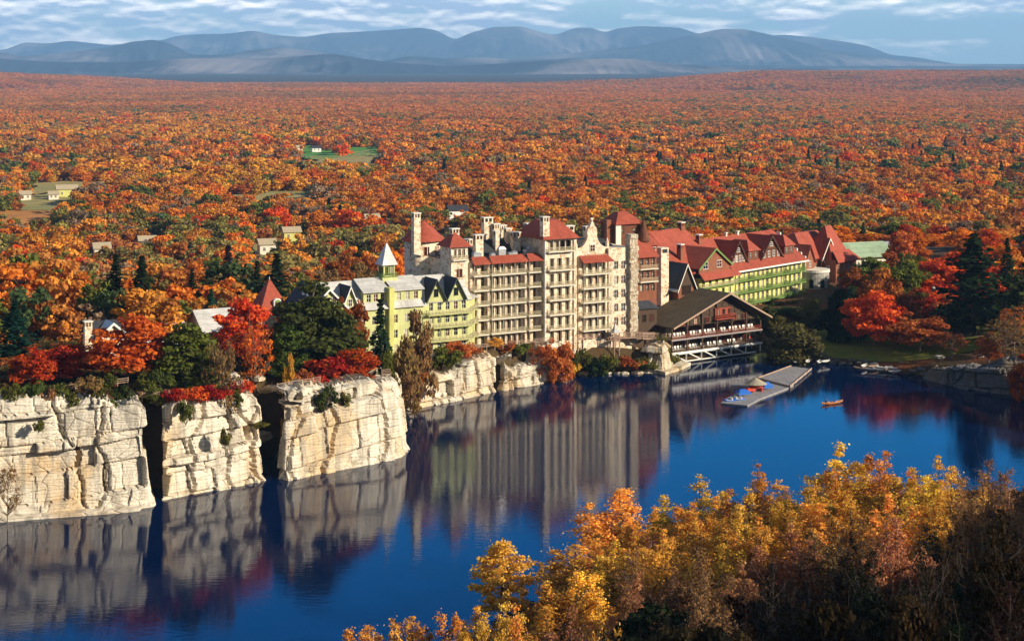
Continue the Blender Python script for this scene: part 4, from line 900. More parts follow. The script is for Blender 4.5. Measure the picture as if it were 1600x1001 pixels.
Y = 366; x = (421 - 800) / F * Y; z0 = gz(x, Y); f = Frame(x, Y, z0, 30); o = f.root('pyramid_roofed_tower', 'square tower with a steep red pyramid roof and arched dormer beside the biggest evergreen', 'tower')
ze, za = H - 383 / F * Y - z0, H - 335 / F * Y - z0; q = MB(); q.box(-2.9, 2.9, -2.9, 2.9, -2, ze); q.build('wall', M['stone'], o); q = MB(); q.cone(0, 0, ze, za, 5.0, .05, 4, a0=math.pi / 4); q.build('roof', M['redroof'], o)
q = MB(); q.cone(0, 0, za - .1, za + .5, .12, .04, 6); q.build('finial', M['metal'], o)
q = MB(); q.prism([(.9 * math.cos(a) + .6, ze + .4 + (1.6 + .7 * math.sin(a) if 0 < a < math.pi else 0)) for a in np.linspace(0, math.pi, 11)], -3.35, -.5); d = q.build('arched_dormer', M['white'], o); window(d, .6, -3.38, ze + .5, 1.2, 1.5, 'greenpaint', arch=True)
q = MB(); q.box(-6.6, -2.905, -1, 6, -2, ze - 1.6); a_ = q.build('annex', M['cream'], o); q = MB(); q.slab([(-7, -1.6, ze - 1.7), (-2.9, -1.6, ze - 1.7), (-2.9, 2.5, ze + .8), (-7, 2.5, ze + .8)], .2); q.build('roof', M['darkroof'], a_)

# ------------------------------------------------------------------ small far houses among the valley trees
HOUSE_W = []
def far_house(px, py, w, d, h, wall, roof, label, deg=20, cat='house', name='farmhouse'):
    w, d, h = w * .62, d * .62, h * .62; x, y = hit(px, py + 1); HOUSE_W.append((x, y)); z0 = gz(x, y); f = Frame(x, y, z0 + 2.0, deg); o = f.root(name, label, cat)
    q = MB(); q.box(-w / 2, w / 2, 0, d, -6, h); q.prism([(-w / 2, h), (w / 2, h), (w / 2, h + .01), (-w / 2, h + .01)], 0, d); q.build('wall', M[wall], o)
    q = MB(); q.slab([(-w / 2 - .6, -.6, h), (w / 2 + .6, -.6, h), (w / 2 + .6, d / 2, h + d * .38), (-w / 2 - .6, d / 2, h + d * .38)], .3); q.slab([(-w / 2 - .6, d / 2, h + d * .38), (w / 2 + .6, d / 2, h + d * .38), (w / 2 + .6, d + .6, h), (-w / 2 - .6, d + .6, h)], .3)
    q.slab([(-w / 2, .2, h), (-w / 2, d / 2, h + d * .36), (-w / 2, d - .2, h)], .2, (1, 0, 0)); q.build('roof', M[roof], o)
    for s in spread(-w / 2 + .4, w / 2 - .4, 2): window(o, s, -.04, h * .3, 1.0, 1.3, 'white')
    return o
far_house(160, 409, 10, 9, 6, 'cream', 'tanroof', 'cream house just above the first tall dark spruce'); far_house(231, 397, 11, 9, 6, 'cream', 'tanroof', 'cream house in the clearing above the second dark spruce')

far_house(457, 380, 12, 9, 5.5, 'limeyellow', 'tanroof', 'yellow house on the green clearing over the pyramid tower'); far_house(419, 402, 11, 9, 6, 'cream', 'tanroof', 'cream house below the small tan meadow'); far_house(583, 357, 11, 9, 5, 'cream', 'tanroof', 'cream house in the trees behind the belfry flagpole')
far_house(717, 347, 16, 10, 7, 'white', 'darkroof', 'white house with slate roof beyond the small turret chimney'); far_house(105, 311, 19, 10, 7, 'limeyellow', 'tanroof', 'large pale yellow barn in the far meadow', cat='barn', name='barn'); far_house(40, 316, 10, 8, 5, 'cream', 'tanroof', 'cream farmhouse beside the orange field')
far_house(84, 315, 9, 7, 4.5, 'cream', 'tanroof', 'low cream shed next to the large barn', cat='shed', name='shed'); far_house(466, 240, 13, 9, 6, 'cream', 'tanroof', 'cream farm building at the corner of the green field'); far_house(495, 239, 13, 8, 5, 'white', 'darkroof', 'white farm building below the green field', cat='farmhouse')
# ------------------------------------------------------------------ foliage and trees
def leaf_quads(c, n, size, rg, asp=1.0):
    """quads centred on c, normals near n, random roll"""
    N = len(c); n = n / (np.linalg.norm(n, axis=1, keepdims=True) + 1e-9)
    a = rg.normal(size=(N, 3)); u = np.cross(n, a); u /= np.linalg.norm(u, axis=1, keepdims=True) + 1e-9; v = np.cross(n, u)
    s = (size * rg.uniform(.6, 1.35, N))[:, None]; u, v = u * s * asp, v * s
    V = np.stack([c - u - v * .6, c + u * .5 - v, c + u + v * .5, c - u * .4 + v], 1).reshape(-1, 3)
    return V, np.arange(4 * N).reshape(N, 4)
def leaf_mesh(name, V, Q, tint, m):
    me = bpy.data.meshes.new(name); fast_mesh(me, V, Q); me.materials.append(m)
    at_ = me.attributes.new('tint', 'FLOAT', 'FACE'); at_.data.foreach_set('value', np.asarray(tint, np.float32)); return me
def clump_crown(rg, K, per, R_, Hc, z0, cr, size, shape='round', up=.35):
    """leaves in K clumps through a crown: radius R_, height Hc from z0, clump radius cr"""
    cs = []
    while len(cs) < K:
        p = rg.uniform(-1, 1, 3); r = np.linalg.norm(p[:2]); h = (p[2] + 1) / 2
        lim = {'round': math.sqrt(max(0, 1 - (2 * h - .9) ** 2 / 1.22)), 'cone': max(0, 1 - h) ** .75 * .98 + .04, 'broad': (1 - h ** 3) * (.55 + .6 * h), 'column': .9 * math.sqrt(max(0, 1 - (2 * h - 1) ** 2))}[shape]
        if r < lim and r > lim * rg.uniform(0, .75): cs.append((p[0] * R_, p[1] * R_, z0 + h * Hc))
    cs = np.array(cs); sc = rg.uniform(.55, 1.3, K)
    c, n, t = [], [], []
    for i in range(K):
        d = rg.normal(size=(per, 3)); d /= np.linalg.norm(d, axis=1, keepdims=True)
        d[:, 2] = d[:, 2] * .75 + .1
        rr = cr * sc[i] * rg.uniform(.35, 1.05, per) ** .6
        c.append(cs[i] + d * rr[:, None] * np.array([1.15, 1.15, .8])); n.append(d + rg.normal(size=(per, 3)) * .7 + np.array([0, 0, up]))
        t.append(np.clip(rg.normal(rg.uniform(.25, .75), .2, per), 0, 1))
    V, Q = leaf_quads(np.concatenate(c), np.concatenate(n), size, rg)
    return V, Q, np.concatenate(t), cs
def trunk_mesh(name, h, r, tips, rg, m, limbs=14, fork=.35, twig=0):
    b = MB(); prev = Vector((0, 0, -.6)); pts = [prev]
    for i in range(1, 6):
        pts.append(Vector((rg.normal(0, r * .6) * i / 5, rg.normal(0, r * .6) * i / 5, h * i / 5)))
    for i in range(5): b.bar(pts[i], pts[i + 1], r * (1 - i * .17), r * (1 - (i + 1) * .17), 6)
    sel = [tips[i] for i in rg.permutation(len(tips))[:limbs]]
    for t in sel:
        t = Vector(t); f = min(.9, max(fork, (t.z - .45 * math.hypot(t.x, t.y) - .5) / h)); k = int(f * 5); j = min(k, 4)
        st = pts[j].lerp(pts[j + 1], f * 5 - j); mid = st.lerp(t, .55) + Vector((0, 0, -.08 * (t - st).length)); q = r * (1 - f) * .55 + .03
        b.bar(st, mid, q, q * .6, 4); b.bar(mid, t, q * .6, .02, 4)
        for _ in range(twig):
            e = t + Vector(rg.normal(0, .8, 3)) + Vector((0, 0, .7)); b.bar(mid.lerp(t, rg.uniform(.2, 1)), e, q * .3, .012, 3)
    return b.mesh(name, m)
def conifer(rg, h, r, n, size, drop=.25, power=.85, sparse=0.0):
    """tiers of drooping boughs carrying needles"""
    c, nn, t = [], [], []; z = .1 * h
    while z < h * .985:
        R_ = r * max(.012, (1 - z / h)) ** power * rg.uniform(.68, 1.2); nb = max(3, int(rg.integers(6, 10) * (1 - sparse)))
        a0 = rg.uniform(0, 6.28)
        for i in range(nb):
            a = a0 + 6.283 * i / nb + rg.normal(0, .25); L = R_ * rg.uniform(.6, 1.12); k = max(3, int(n * L / r))
            u = rg.uniform(.08, 1, k) ** .75; tw = rg.normal(0, .16 * L, k) * (1.1 - u * .6)
            dz = -drop * L * u ** 1.5 + .18 * L * u ** 3 + rg.normal(0, .05 * L + .05, k)
            c.append(np.stack([math.cos(a) * u * L - math.sin(a) * tw, math.sin(a) * u * L + math.cos(a) * tw, z + dz], 1))
            nn.append(np.tile([math.cos(a) * .4, math.sin(a) * .4, .9], (k, 1)) + rg.normal(0, .45, (k, 3))); t.append(np.clip(rg.normal(.35 + .25 * u, .18, k), 0, 1))
        z += h * rg.uniform(.03, .05) * (1.15 - .5 * z / h)
    V, Q = leaf_quads(np.concatenate(c), np.concatenate(nn), size, rg, 1.3)
    return V, Q, np.concatenate(t)

KIND = {}          # kind -> list of (crown mesh, trunk mesh, width, height)
def add_kind(kind, V, Q, t, trunk, m=None):
    w = np.percentile(np.abs(V[:, :2]), 97) * 2; h = np.percentile(V[:, 2], 99.7)
    KIND.setdefault(kind, []).append((leaf_mesh(kind + '_crown', V, Q, t, m or M['leaf']), trunk, w, h))
for i in range(5):
    g = np.random.default_rng(100 + i)
    V, Q, t, cs = clump_crown(g, 58, 110, 4.4, 7.8, 2.0, 1.2, .21); add_kind('maple', V, Q, t, trunk_mesh('maple_trunk', 7.2, .24, cs, g, M['bark'], 18))
for i in range(3):
    g = np.random.default_rng(140 + i)
    V, Q, t, cs = clump_crown(g, 40, 34, 4.0, 8, 2.6, 1.1, .16); add_kind('thin', V, Q, t, trunk_mesh('thin_trunk', 8.2, .2, cs, g, M['bark'], 40, .25, 5))
for i in range(3):
    g = np.random.default_rng(160 + i)
    V, Q, t, cs = clump_crown(g, 125, 120, 4.6, 11.5, .8, 1.25, .21, 'cone'); add_kind('pine', V, Q, t, trunk_mesh('pine_trunk', 11.5, .3, cs, g, M['bark'], 22, .15))
for i in range(4):
    g = np.random.default_rng(180 + i); h = 16
    V, Q, t = conifer(g, h, 3.5 + .3 * i, 20, .24, .30, 1.12); b = MB(); b.bar((0, 0, -.6), (0, 0, h * .97), .26, .03, 6)
    add_kind('spruce', V, Q, t, b.mesh('spruce_trunk', M['darkbark']))
for i in range(2):
    g = np.random.default_rng(190 + i); h = 18
    V, Q, t = conifer(g, h, 5.2, 22, .34, .16, .6, .12); b = MB(); b.bar((0, 0, -.6), (0, 0, h * .97), .3, .03, 6)
    add_kind('hemlock', V, Q, t, b.mesh('hemlock_trunk', M['darkbark']))
for i in range(3):
    g = np.random.default_rng(200 + i)
    V, Q, t, cs = clump_crown(g, 18, 90, 1.9, 2.0, .1, .65, .13, 'round'); bb = MB()
    for q in cs[:8]: bb.bar((0, 0, -.3), q, .05, .015, 4)
    add_kind('bush', V, Q, t, bb.mesh('bush_stem', M['bark']))
def plume_crown(rg, H_, R_, leaders, leaves, size, low=.12):
    """open crown of ascending leaders, each a ragged plume of fine leaves that thins to a pointed tip"""
    c, n, t, tips = [], [], [], []
    for i in range(leaders):
        a = 6.283 * i / leaders * 2.4 + rg.normal(0, .4); rr = R_ * (0 if i == 0 else rg.uniform(.25, 1.0)); hh = H_ * (1 if i == 0 else rg.uniform(.5, .97) * (1 - .22 * (rr / R_) ** 2))
        p0 = np.array([0, 0, H_ * rg.uniform(low, .3)]); p2 = np.array([rr * math.cos(a), rr * math.sin(a), hh]); p1 = np.array([rr * 1.0 * math.cos(a), rr * 1.0 * math.sin(a), H_ * .1 + .42 * hh])
        B_ = lambda u: (1 - u)[:, None] ** 2 * p0 + 2 * (u * (1 - u))[:, None] * p1 + (u ** 2)[:, None] * p2
        tips.append(p2 * .97); L = np.linalg.norm(p2 - p0); ns = int(9 + 2.2 * L)
        us = rg.uniform(.12, 1.0, ns); ctr = B_(us); rad = (1.0 - us) ** .55 * rg.uniform(.5, 1.25, ns) * (.9 + .25 * R_ / 4)
        ph = rg.uniform(0, 6.28, ns); ctr = ctr + np.stack([np.cos(ph) * rad, np.sin(ph) * rad, rg.normal(0, .2, ns)], 1); k = max(6, int(leaves / leaders / ns))
        for j in range(ns):
            s_ = (.20 + .42 * (1 - us[j])) * rg.uniform(.6, 1.3); q = rg.normal(size=(k, 3)) * [s_, s_, s_ * .8]
            c.append(ctr[j] + q); n.append(rg.normal(size=(k, 3)) + q / (s_ + .01) * .7 + [0, 0, .3]); t.append(np.clip(rg.normal(rg.uniform(.2, .8), .2, k), 0, 1))
        tips += [ctr[j] for j in range(0, ns, 4)]
    V, Q = leaf_quads(np.concatenate(c), np.concatenate(n), size, rg)
    return V, Q, np.concatenate(t), np.array(tips)
for i in range(6):      # the near golden trees: fine leaves on wandering leaders
    g = np.random.default_rng(220 + i)
    V, Q, t, cs = plume_crown(g, 11.5 + i % 2, 3.4 + .3 * (i % 3), 10 + 2 * (i % 3), 14000, .082)
    add_kind('golden', V, Q, t, trunk_mesh('golden_trunk', 9, .19, cs, g, M['darkbark'], 60, .15, 0))
for i in range(4):
    g = np.random.default_rng(240 + i)
    V, Q, t, cs = plume_crown(g, 10.5, 3.9, 13, 8500, .074); add_kind('sparse', V, Q, t, trunk_mesh('sparse_trunk', 8.5, .18, cs, g, M['darkbark'], 70, .15, 2))
g = np.random.default_rng(260)
c, nn, t = [], [], []   # the lone golden pine: spaced level boughs in tiers
bb = MB(); bb.bar((0, 0, -.5), (.1, 0, 8.6), .16, .03, 6); tiers = []
for z, L in ((2.3, 2.2), (3.2, 2.9), (4.3, 3.1), (5.3, 2.7), (6.3, 2.3), (7.2, 1.7), (8.1, 1.2), (8.8, .7)):
    for i in range(6):
        a = 6.283 * i / 6 + z * 1.7 + g.normal(0, .3); l = L * g.uniform(.65, 1.15); e = Vector((math.cos(a) * l, math.sin(a) * l, z + .25 * l)); bb.bar((0, 0, z), e, .05, .015, 4)
        k = int(70 * l); u = g.uniform(.3, 1.05, k); c.append(np.stack([e.x * u, e.y * u, z + .25 * l * u], 1) + g.normal(0, .24, (k, 3)) * [1, 1, .7]); nn.append(g.normal(size=(k, 3)) + [0, 0, .4]); t.append(np.clip(g.normal(.5, .25, k), 0, 1))
V, Q = leaf_quads(np.concatenate(c), np.concatenate(nn), .11, g); add_kind('tiered', V, Q, np.concatenate(t), bb.mesh('tiered_trunk', M['darkbark']))

CO = dict(red=(.62, .085, .020), crimson=(.46, .040, .020), orange=(.70, .19, .020), gold=(.72, .35, .055), amber=(.80, .40, .065), rust=(.38, .11, .028), brown=(.26, .135, .055), shade_umber=(.040, .024, .012), black=(.016, .018, .009), olive=(.12, .12, .022),  # the two darkest tones put the near hillside's shade into leaf colour
          pine=(.070, .085, .020), dark=(.022, .036, .014), teal=(.020, .070, .045), yellowgreen=(.28, .23, .035), russet=(.52, .14, .04), salmon=(.44, .20, .085), vermilion=(.70, .11, .012))
TREE_NAME = dict(maple='maple_tree', thin='thin_tree', pine='pine_tree', spruce='spruce_tree', hemlock='hemlock_tree', bush='shrub', golden='golden_tree', sparse='golden_tree', tiered='lone_golden_tree')
rt = np.random.default_rng(77)
def tree(kind, x, y, w, h, col, label, cat='tree', group=None, z=None, variant=None, jitter=.14, name=None):
    L = KIND[kind]; crown, trunk, W0, H0 = L[variant if variant is not None else int(rt.integers(len(L)))]
    gzv = gz(x, y) if z is None else z
    r = empty(name or TREE_NAME[kind], (x, y, gzv), rt.uniform(0, 6.28), label, cat, group); r.scale = (w / W0, w / W0, h / H0)
    inst('stem' if kind == 'bush' else 'trunk', trunk, r)
    c = inst('foliage' if kind == 'bush' else 'crown', crown, r); k = CO[col] if isinstance(col, str) else col
    j = 1 + rt.normal(0, jitter); c.color = (k[0] * j, k[1] * j * (1 + rt.normal(0, jitter * .8)), k[2] * j, 1)
    return r
def tpix(kind, px, top, Y, wpx, col, label, cat='tree', group=None, z=None, tall=None, **k):
    """a tree whose top shows at photo (px, top), standing Y metres away"""
    x = (px - 800) / F * Y; zt = H - (top - HY) / F * Y; g0 = zt - tall if tall else gz(x, Y) if z is None else z
    return tree(kind, x, Y, wpx / F * Y, max(1.0, zt - g0), col, label, cat, group, z=g0, **k)

# --- on the tall cliff and below the yellow wing
tpix('maple', 200, 497, 303, 118, 'red', 'broad orange-red maple standing at the cliff edge before the chimneyed roof', variant=0)
tpix('maple', 112, 541, 305, 78, 'crimson', 'dark crimson tree under the small stone chimney')
tpix('maple', 48, 545, 296, 66, 'red', 'red bushy tree above the far end of the tall cliff')
tpix('pine', 292, 508, 302, 100, 'olive', 'olive evergreen rising behind the red shrubs of the cliff top, beside the large maple', 'evergreen')
tpix('thin', 346, 533, 297, 62, 'brown', 'nearly bare brown tree with a pale trunk near the wide cliff cleft')
tpix('maple', 376, 470, 325, 84, 'red', 'red-orange tree letting the white lodge roof show through its leaves')
tpix('thin', 400, 505, 318, 60, 'orange', 'thin orange tree with white birch-like stems behind the cleft')
tpix('pine', 487, 448, 330, 138, 'pine', 'biggest dark evergreen, rounded and dense, hiding the end of the yellow wing', 'evergreen', variant=1)
tpix('pine', 452, 505, 324, 70, 'pine', 'shorter dark evergreen leaning against the biggest evergreen', 'evergreen')
tpix('maple', 452, 556, 311, 26, 'gold', 'small slim golden tree above the cliff cleft')
tpix('bush', 512, 556, 319, 72, 'crimson', 'wide crimson shrub on top of the square cliff block', 'shrub', tall=4.0)
tpix('maple', 556, 545, 323, 62, 'red', 'small red maple on the top of the square cliff block', 'tree')
tpix('maple', 547, 468, 352, 52, 'rust', 'rust-coloured tree against the white gables of the yellow wing')
tpix('spruce', 594, 468, 356, 62, (.035, .07, .025), 'green spruce standing before the middle of the yellow wing', 'evergreen')
tpix('maple', 652, 487, 362, 58, 'brown', 'brown-gold tree in front of the yellow wing balconies')
tpix('maple', 634, 530, 352, 44, 'brown', 'brown tree where the cliff steps down below the yellow wing')
tpix('pine', 605, 552, 330, 40, 'olive', 'olive bush-like tree on the outer corner of the square cliff block')
tpix('bush', 636, 590, 345, 40, 'brown', 'brown shrub growing down the step between two cliffs', 'shrub', tall=4.0)
tpix('bush', 700, 541, 374, 46, 'olive', 'dark olive shrub below the yellow balconies', 'shrub', tall=4.0)
tpix('maple', 718, 533, 378, 40, 'russet', 'small russet tree where yellow wing meets stone facade')
tpix('maple', 772, 528, 387.5, 26, 'gold', 'small golden tree at the foot of the stone facade', 'tree')
tpix('thin', 838, 535, 392, 30, 'rust', 'rust shrub by the pale drainpipe of the tall stone bay', 'shrub')
tpix('maple', 872, 532, 393, 46, 'russet', 'russet tree over the last stone ledge before the footbridge')
tpix('bush', 893, 560, 399, 26, 'gold', 'golden creeper shrub at the end of the stone ledge', 'shrub', tall=4.0)
tpix('bush', 508, 603, 306.5, 34, 'pine', 'green shrub hanging from the face of the square cliff block', 'shrub', z=11.5)
tpix('bush', 540, 612, 309, 18, 'olive', 'small olive shrub on a ledge of the square cliff block', 'shrub', z=11.8)
tpix('bush', 290, 625, 286, 24, 'olive', 'olive shrub on the face of the leaning cliff', 'shrub', z=13.5)
tpix('bush', 405, 660, 300, 26, 'olive', 'olive creeper on the shaded edge of the wide cleft', 'shrub', z=9.5)
tpix('thin', 12, 728, 268, 36, 'brown', 'thin brown tree at the foot of the tall cliff beside the water', z=.3)
for px, Y, w in ((300, 291, 46), (330, 293, 44), (270, 288, 34), (362, 297, 40), (385, 303, 30)):
    tpix('bush', px, 603 - (px - 300) * .08, Y, w, ['red', 'crimson'][px % 4 // 2], 'low red shrub in the row along the leaning cliff top', 'shrub', 'red shrubs along the cliff top', tall=2.6)
for px, Y, w, top in ((470, 313, 34, 578), (495, 314, 36, 585), (520, 316, 34, 588), (545, 318, 34, 590), (572, 320, 30, 583)):
    tpix('bush', px, top, Y, w, ['crimson', 'red', 'rust'][px % 3], 'low dark red shrub in the row behind the square block fence', 'shrub', 'red shrubs behind the fence', tall=2.6)
for px, Y, top in ((90, 283, 598), (140, 284, 588), (165, 287, 585), (228, 292, 585), (250, 293, 578), (15, 280, 600), (52, 281, 596)):
    tpix('bush', px, top, Y, 36, ['olive', 'pine', 'brown'][px % 3], 'olive undergrowth shrub on the tall cliff top', 'shrub', 'shrubs on the tall cliff top', tall=2.6)
for px, top, Y, w, c, tl in ((20, 606, 279, 34, 'olive', 3), (75, 607, 281, 30, 'brown', 2.6), (112, 612, 282, 26, 'olive', 3), (150, 603, 285, 34, 'olive', 3.2), (190, 603, 287, 30, 'pine', 3), (176, 625, 283, 18, 'olive', 3), (245, 603, 288, 28, 'olive', 3), (366, 607, 296, 24, 'olive', 3.4), (448, 600, 305, 24, 'brown', 2.4), (590, 606, 318, 24, 'olive', 3), (560, 598, 316, 28, 'rust', 2.6), (60, 655, 276.5, 16, 'olive', 2), (352, 668, 291.5, 16, 'olive', 3.2)):
    tpix('bush', px, top, Y, w, c, 'small olive or brown shrub clinging to the rim of the tall cliffs', 'shrub', 'shrubs clinging to the cliffs', tall=tl)
for px, Y, top in ((668, 372, 560), (683, 375, 552), (741, 383, 540), (792, 389, 532), (815, 391, 534), (850, 393, 540), (655, 362, 575)):
    tpix('bush', px, top, Y, 28, ['rust', 'russet', 'olive'][px % 3], 'rust shrub along the path above the low ledges', 'shrub', 'shrubs by the low ledge path', tall=2.6)
for px, Y, w, top in ((870, 398, 26, 548), (880, 399, 26, 562), (862, 397, 24, 570)):
    tpix('bush', px, top, Y, w, 'russet', 'russet creeper hanging over the last stone ledge', 'shrub', 'creepers on the last ledge', tall=3.4)
# --- wood behind the cliff: the tallest conifers, then maples
for px, top, Y, w, c, lab in ((181, 398, 372, 42, 'dark', 'tall dark spruce, first of the pair above the chimneyed roof'), (222, 400, 368, 50, 'dark', 'tall dark spruce with wide lower boughs above the small chimney'),
                              (357, 384, 420, 40, (.05, .03, .035), 'purplish bare-topped spruce behind the red pyramid tower'), (432, 397, 405, 46, 'dark', 'dark spruce just behind the red pyramid tower'), (402, 408, 415, 32, 'dark', 'slim dark spruce between two larger conifers behind the pyramid roof'),
                              (330, 452, 380, 26, 'teal', 'small blue-green spruce in the orange wood'), (300, 420, 400, 26, 'dark', 'short dark spruce rising from the orange wood'), (22, 470, 330, 46, 'teal', 'blue-green young spruce at the edge of the picture above the tall cliff')):
    tpix('spruce', px, top, Y, w * 1.5, c, lab, 'conifer')
for i in range(84):
    Y = rt.uniform(318, 455); px = rt.uniform(-70, 470); top = 560 - (Y - 318) * .95 + rt.normal(0, 12)
    if 95 < px < 312 and Y < 356 or 296 < px < 500 and Y < 392: continue
    c = str(rt.choice(['orange', 'russet', 'orange', 'red', 'rust', 'gold', 'brown', 'orange', 'olive']))
    tpix('maple' if rt.random() < .8 else 'thin', px, max(top, 428 + rt.uniform(0, 25)), Y, rt.uniform(46, 72), c, {'orange': 'orange tree', 'russet': 'russet tree', 'red': 'red tree', 'rust': 'rust-brown tree', 'gold': 'golden tree', 'brown': 'brown tree', 'olive': 'olive tree'}[c] + ' in the mixed wood behind the tall cliff', 'tree', 'wood behind the tall cliff')
# --- around the hotel's other end and the lawn
tpix('maple', 1366, 456, 424, 84, 'red', 'rounded red maple on the lawn near the boat landing', variant=2)
tpix('maple', 1437, 492, 416, 84, 'rust', 'spreading orange-brown tree on the lawn above the rowing boats', variant=3)
tpix('hemlock', 1522, 366, 424, 98, 'dark', 'tallest dark spruce, layered, standing on the lawn', 'conifer', variant=0)
tpix('spruce', 1574, 372, 455, 56, 'dark', 'second tall spruce behind the layered lawn spruce', 'conifer')
tpix('hemlock', 1592, 432, 412, 88, (.06, .075, .018), 'dark olive hemlock cut by the edge of the picture', 'conifer', variant=1)
tpix('maple', 1462, 410, 452, 88, 'red', 'red tree before the long pale roof')
tpix('maple', 1410, 408, 448, 78, 'olive', 'olive-brown tree in front of the green metal roof')
tpix('maple', 1380, 420, 442, 54, 'rust', 'rust tree at the corner of the green metal roof')
tpix('maple', 1500, 395, 470, 66, 'red', 'red tree beside the tallest spruce')
tpix('maple', 1448, 450, 440, 64, 'red', 'red tree in front of the brick cottage on the lawn')
tpix('maple', 1560, 410, 475, 60, 'orange', 'orange tree between the two tall spruces')
tpix('maple', 1594, 402, 470, 52, 'gold', 'golden tree at the edge of the picture above the hemlock')
tpix('maple', 1598, 556, 372, 42, (.52, .075, .012), 'small bright red tree above the shaded rock')
tpix('thin', 1572, 500, 392, 60, 'brown', 'bare brown tree above the shaded rock')
tpix('maple', 1545, 520, 397, 44, 'rust', 'small rust tree above the shaded rock')
tpix('pine', 1330, 450, 432, 44, 'dark', 'dark evergreen in the shade of the brick tower', 'evergreen')
tpix('maple', 1240, 506, 420, 80, (.12, .095, .035), 'wide dull olive willow by the landing stage', variant=4)
tpix('maple', 1222, 494, 436, 46, 'olive', 'olive tree beside the chalet eave')
tpix('maple', 1268, 470, 440, 48, 'olive', 'olive-green tree before the round stone bay')
tpix('maple', 1200, 478, 441, 40, 'pine', 'dark green tree under the green balconies')
tpix('maple', 1298, 480, 436, 40, 'dark', 'dark shrub-like tree at the foot of the round bay')
tpix('thin', 1034, 520, 411, 24, 'olive', 'small twisted olive tree at the corner of the chalet porch')
tpix('bush', 985, 556, 405, 44, 'rust', 'rust shrub on the summerhouse rock', 'shrub', tall=3.2)
tpix('bush', 1010, 558, 404.5, 36, 'olive', 'olive shrub on the summerhouse rock', 'shrub', tall=3)
tpix('bush', 968, 566, 405.5, 28, 'brown', 'brown shrub at the feet of the summerhouse posts', 'shrub', tall=2.6)
tpix('bush', 916, 552, 410, 34, 'olive', 'olive shrub under the footbridge', 'shrub', tall=4.5)
for i in range(84):
    px = rt.uniform(1010, 1680); Y = rt.uniform(538 if px < 1400 else 490, 650); top = np.interp(px, [1000, 1200, 1350, 1500, 1700], [366, 354, 352, 360, 366]) + rt.uniform(-7, 22)
    c = str(rt.choice(['orange', 'red', 'orange', 'russet', 'gold', 'orange', 'vermilion', 'olive'])) if rt.random() < .93 else 'teal'
    if c == 'teal': tpix('spruce', px, top - 4, Y, 22, 'teal', 'green conifer among the orange trees behind the red roofs', 'conifer', 'conifers behind the red roofs'); continue
    tpix('maple', px, top, Y, rt.uniform(34, 54), c, {'orange': 'orange', 'red': 'red', 'russet': 'russet', 'gold': 'golden', 'olive': 'olive'}.get(c, 'vermilion') + ' tree in the wood behind the red roofs', 'tree', 'wood behind the red roofs')
for px, top, Y, w, c in ((530, 405, 470, 42, 'rust'), (560, 412, 480, 44, 'brown'), (585, 400, 500, 40, 'rust'), (615, 392, 520, 46, 'orange'), (510, 420, 455, 44, 'brown'), (545, 395, 520, 40, 'rust'), (640, 385, 540, 40, 'orange'), (480, 425, 450, 42, 'rust'), (600, 378, 560, 44, 'rust'), (570, 388, 560, 40, 'olive')):
    tpix('maple', px, top, Y, w, c, 'rust tree on the slope behind the belfry', 'tree', 'slope behind the belfry')
for px, top, Y, w, c, lab in ((1336, 418, 470, 44, 'rust', 'rust tree under the eaves of the brick tower house'), (1362, 404, 478, 56, 'olive', 'olive tree hiding the wall of the green roofed hall'), (1392, 396, 486, 58, 'rust', 'orange-brown tree at the end of the green roofed hall'), (1424, 396, 482, 52, 'olive', 'olive-brown tree against the pale annex roof'),
                              (1352, 440, 455, 40, 'orange', 'small orange tree behind the rounded lawn maple'), (1316, 452, 452, 40, 'dark', 'dark tree between the round bay and the brick tower'), (1228, 480, 462, 40, 'pine', 'dark green tree at the foot of the green balconies'), (1254, 486, 458, 34, 'olive', 'olive tree by the end of the green balconies'), (1206, 488, 456, 34, 'pine', 'dark green bush-like tree behind the chalet eave'), (1480, 420, 462, 60, 'rust', 'rust tree close behind the tallest spruce')):
    tpix('maple', px, top, Y, w, c, lab)
for px, top, w, c in ((1184, 474, 30, 'olive'), (1208, 470, 34, 'pine'), (1228, 472, 30, 'olive'), (1246, 470, 28, 'pine'), (1262, 482, 26, 'brown')):
    tpix('bush', px, top, 476, w, c, 'low green shrub in the bed along the foot of the green balconies', 'shrub', 'shrubs under the green balconies', tall=5)
for px, top, Y, w, c, lab in ((905, 545, 399.5, 30, 'olive', 'olive shrub on the dark bank below the stone hotel end'), (930, 556, 401, 40, 'dark', 'dark shrub added for shade in the hollow under the footbridge'), (948, 553, 402.5, 34, 'olive', 'drooping olive shrub left of the summerhouse legs'), (1050, 545, 415.5, 22, 'olive', 'olive shrub beside the first chalet post')):  # shrubs added to darken the hollow where shadow belongs
    tpix('bush', px, top, Y, w, c, lab.replace('left of', 'next to'), 'shrub', tall=4.5)
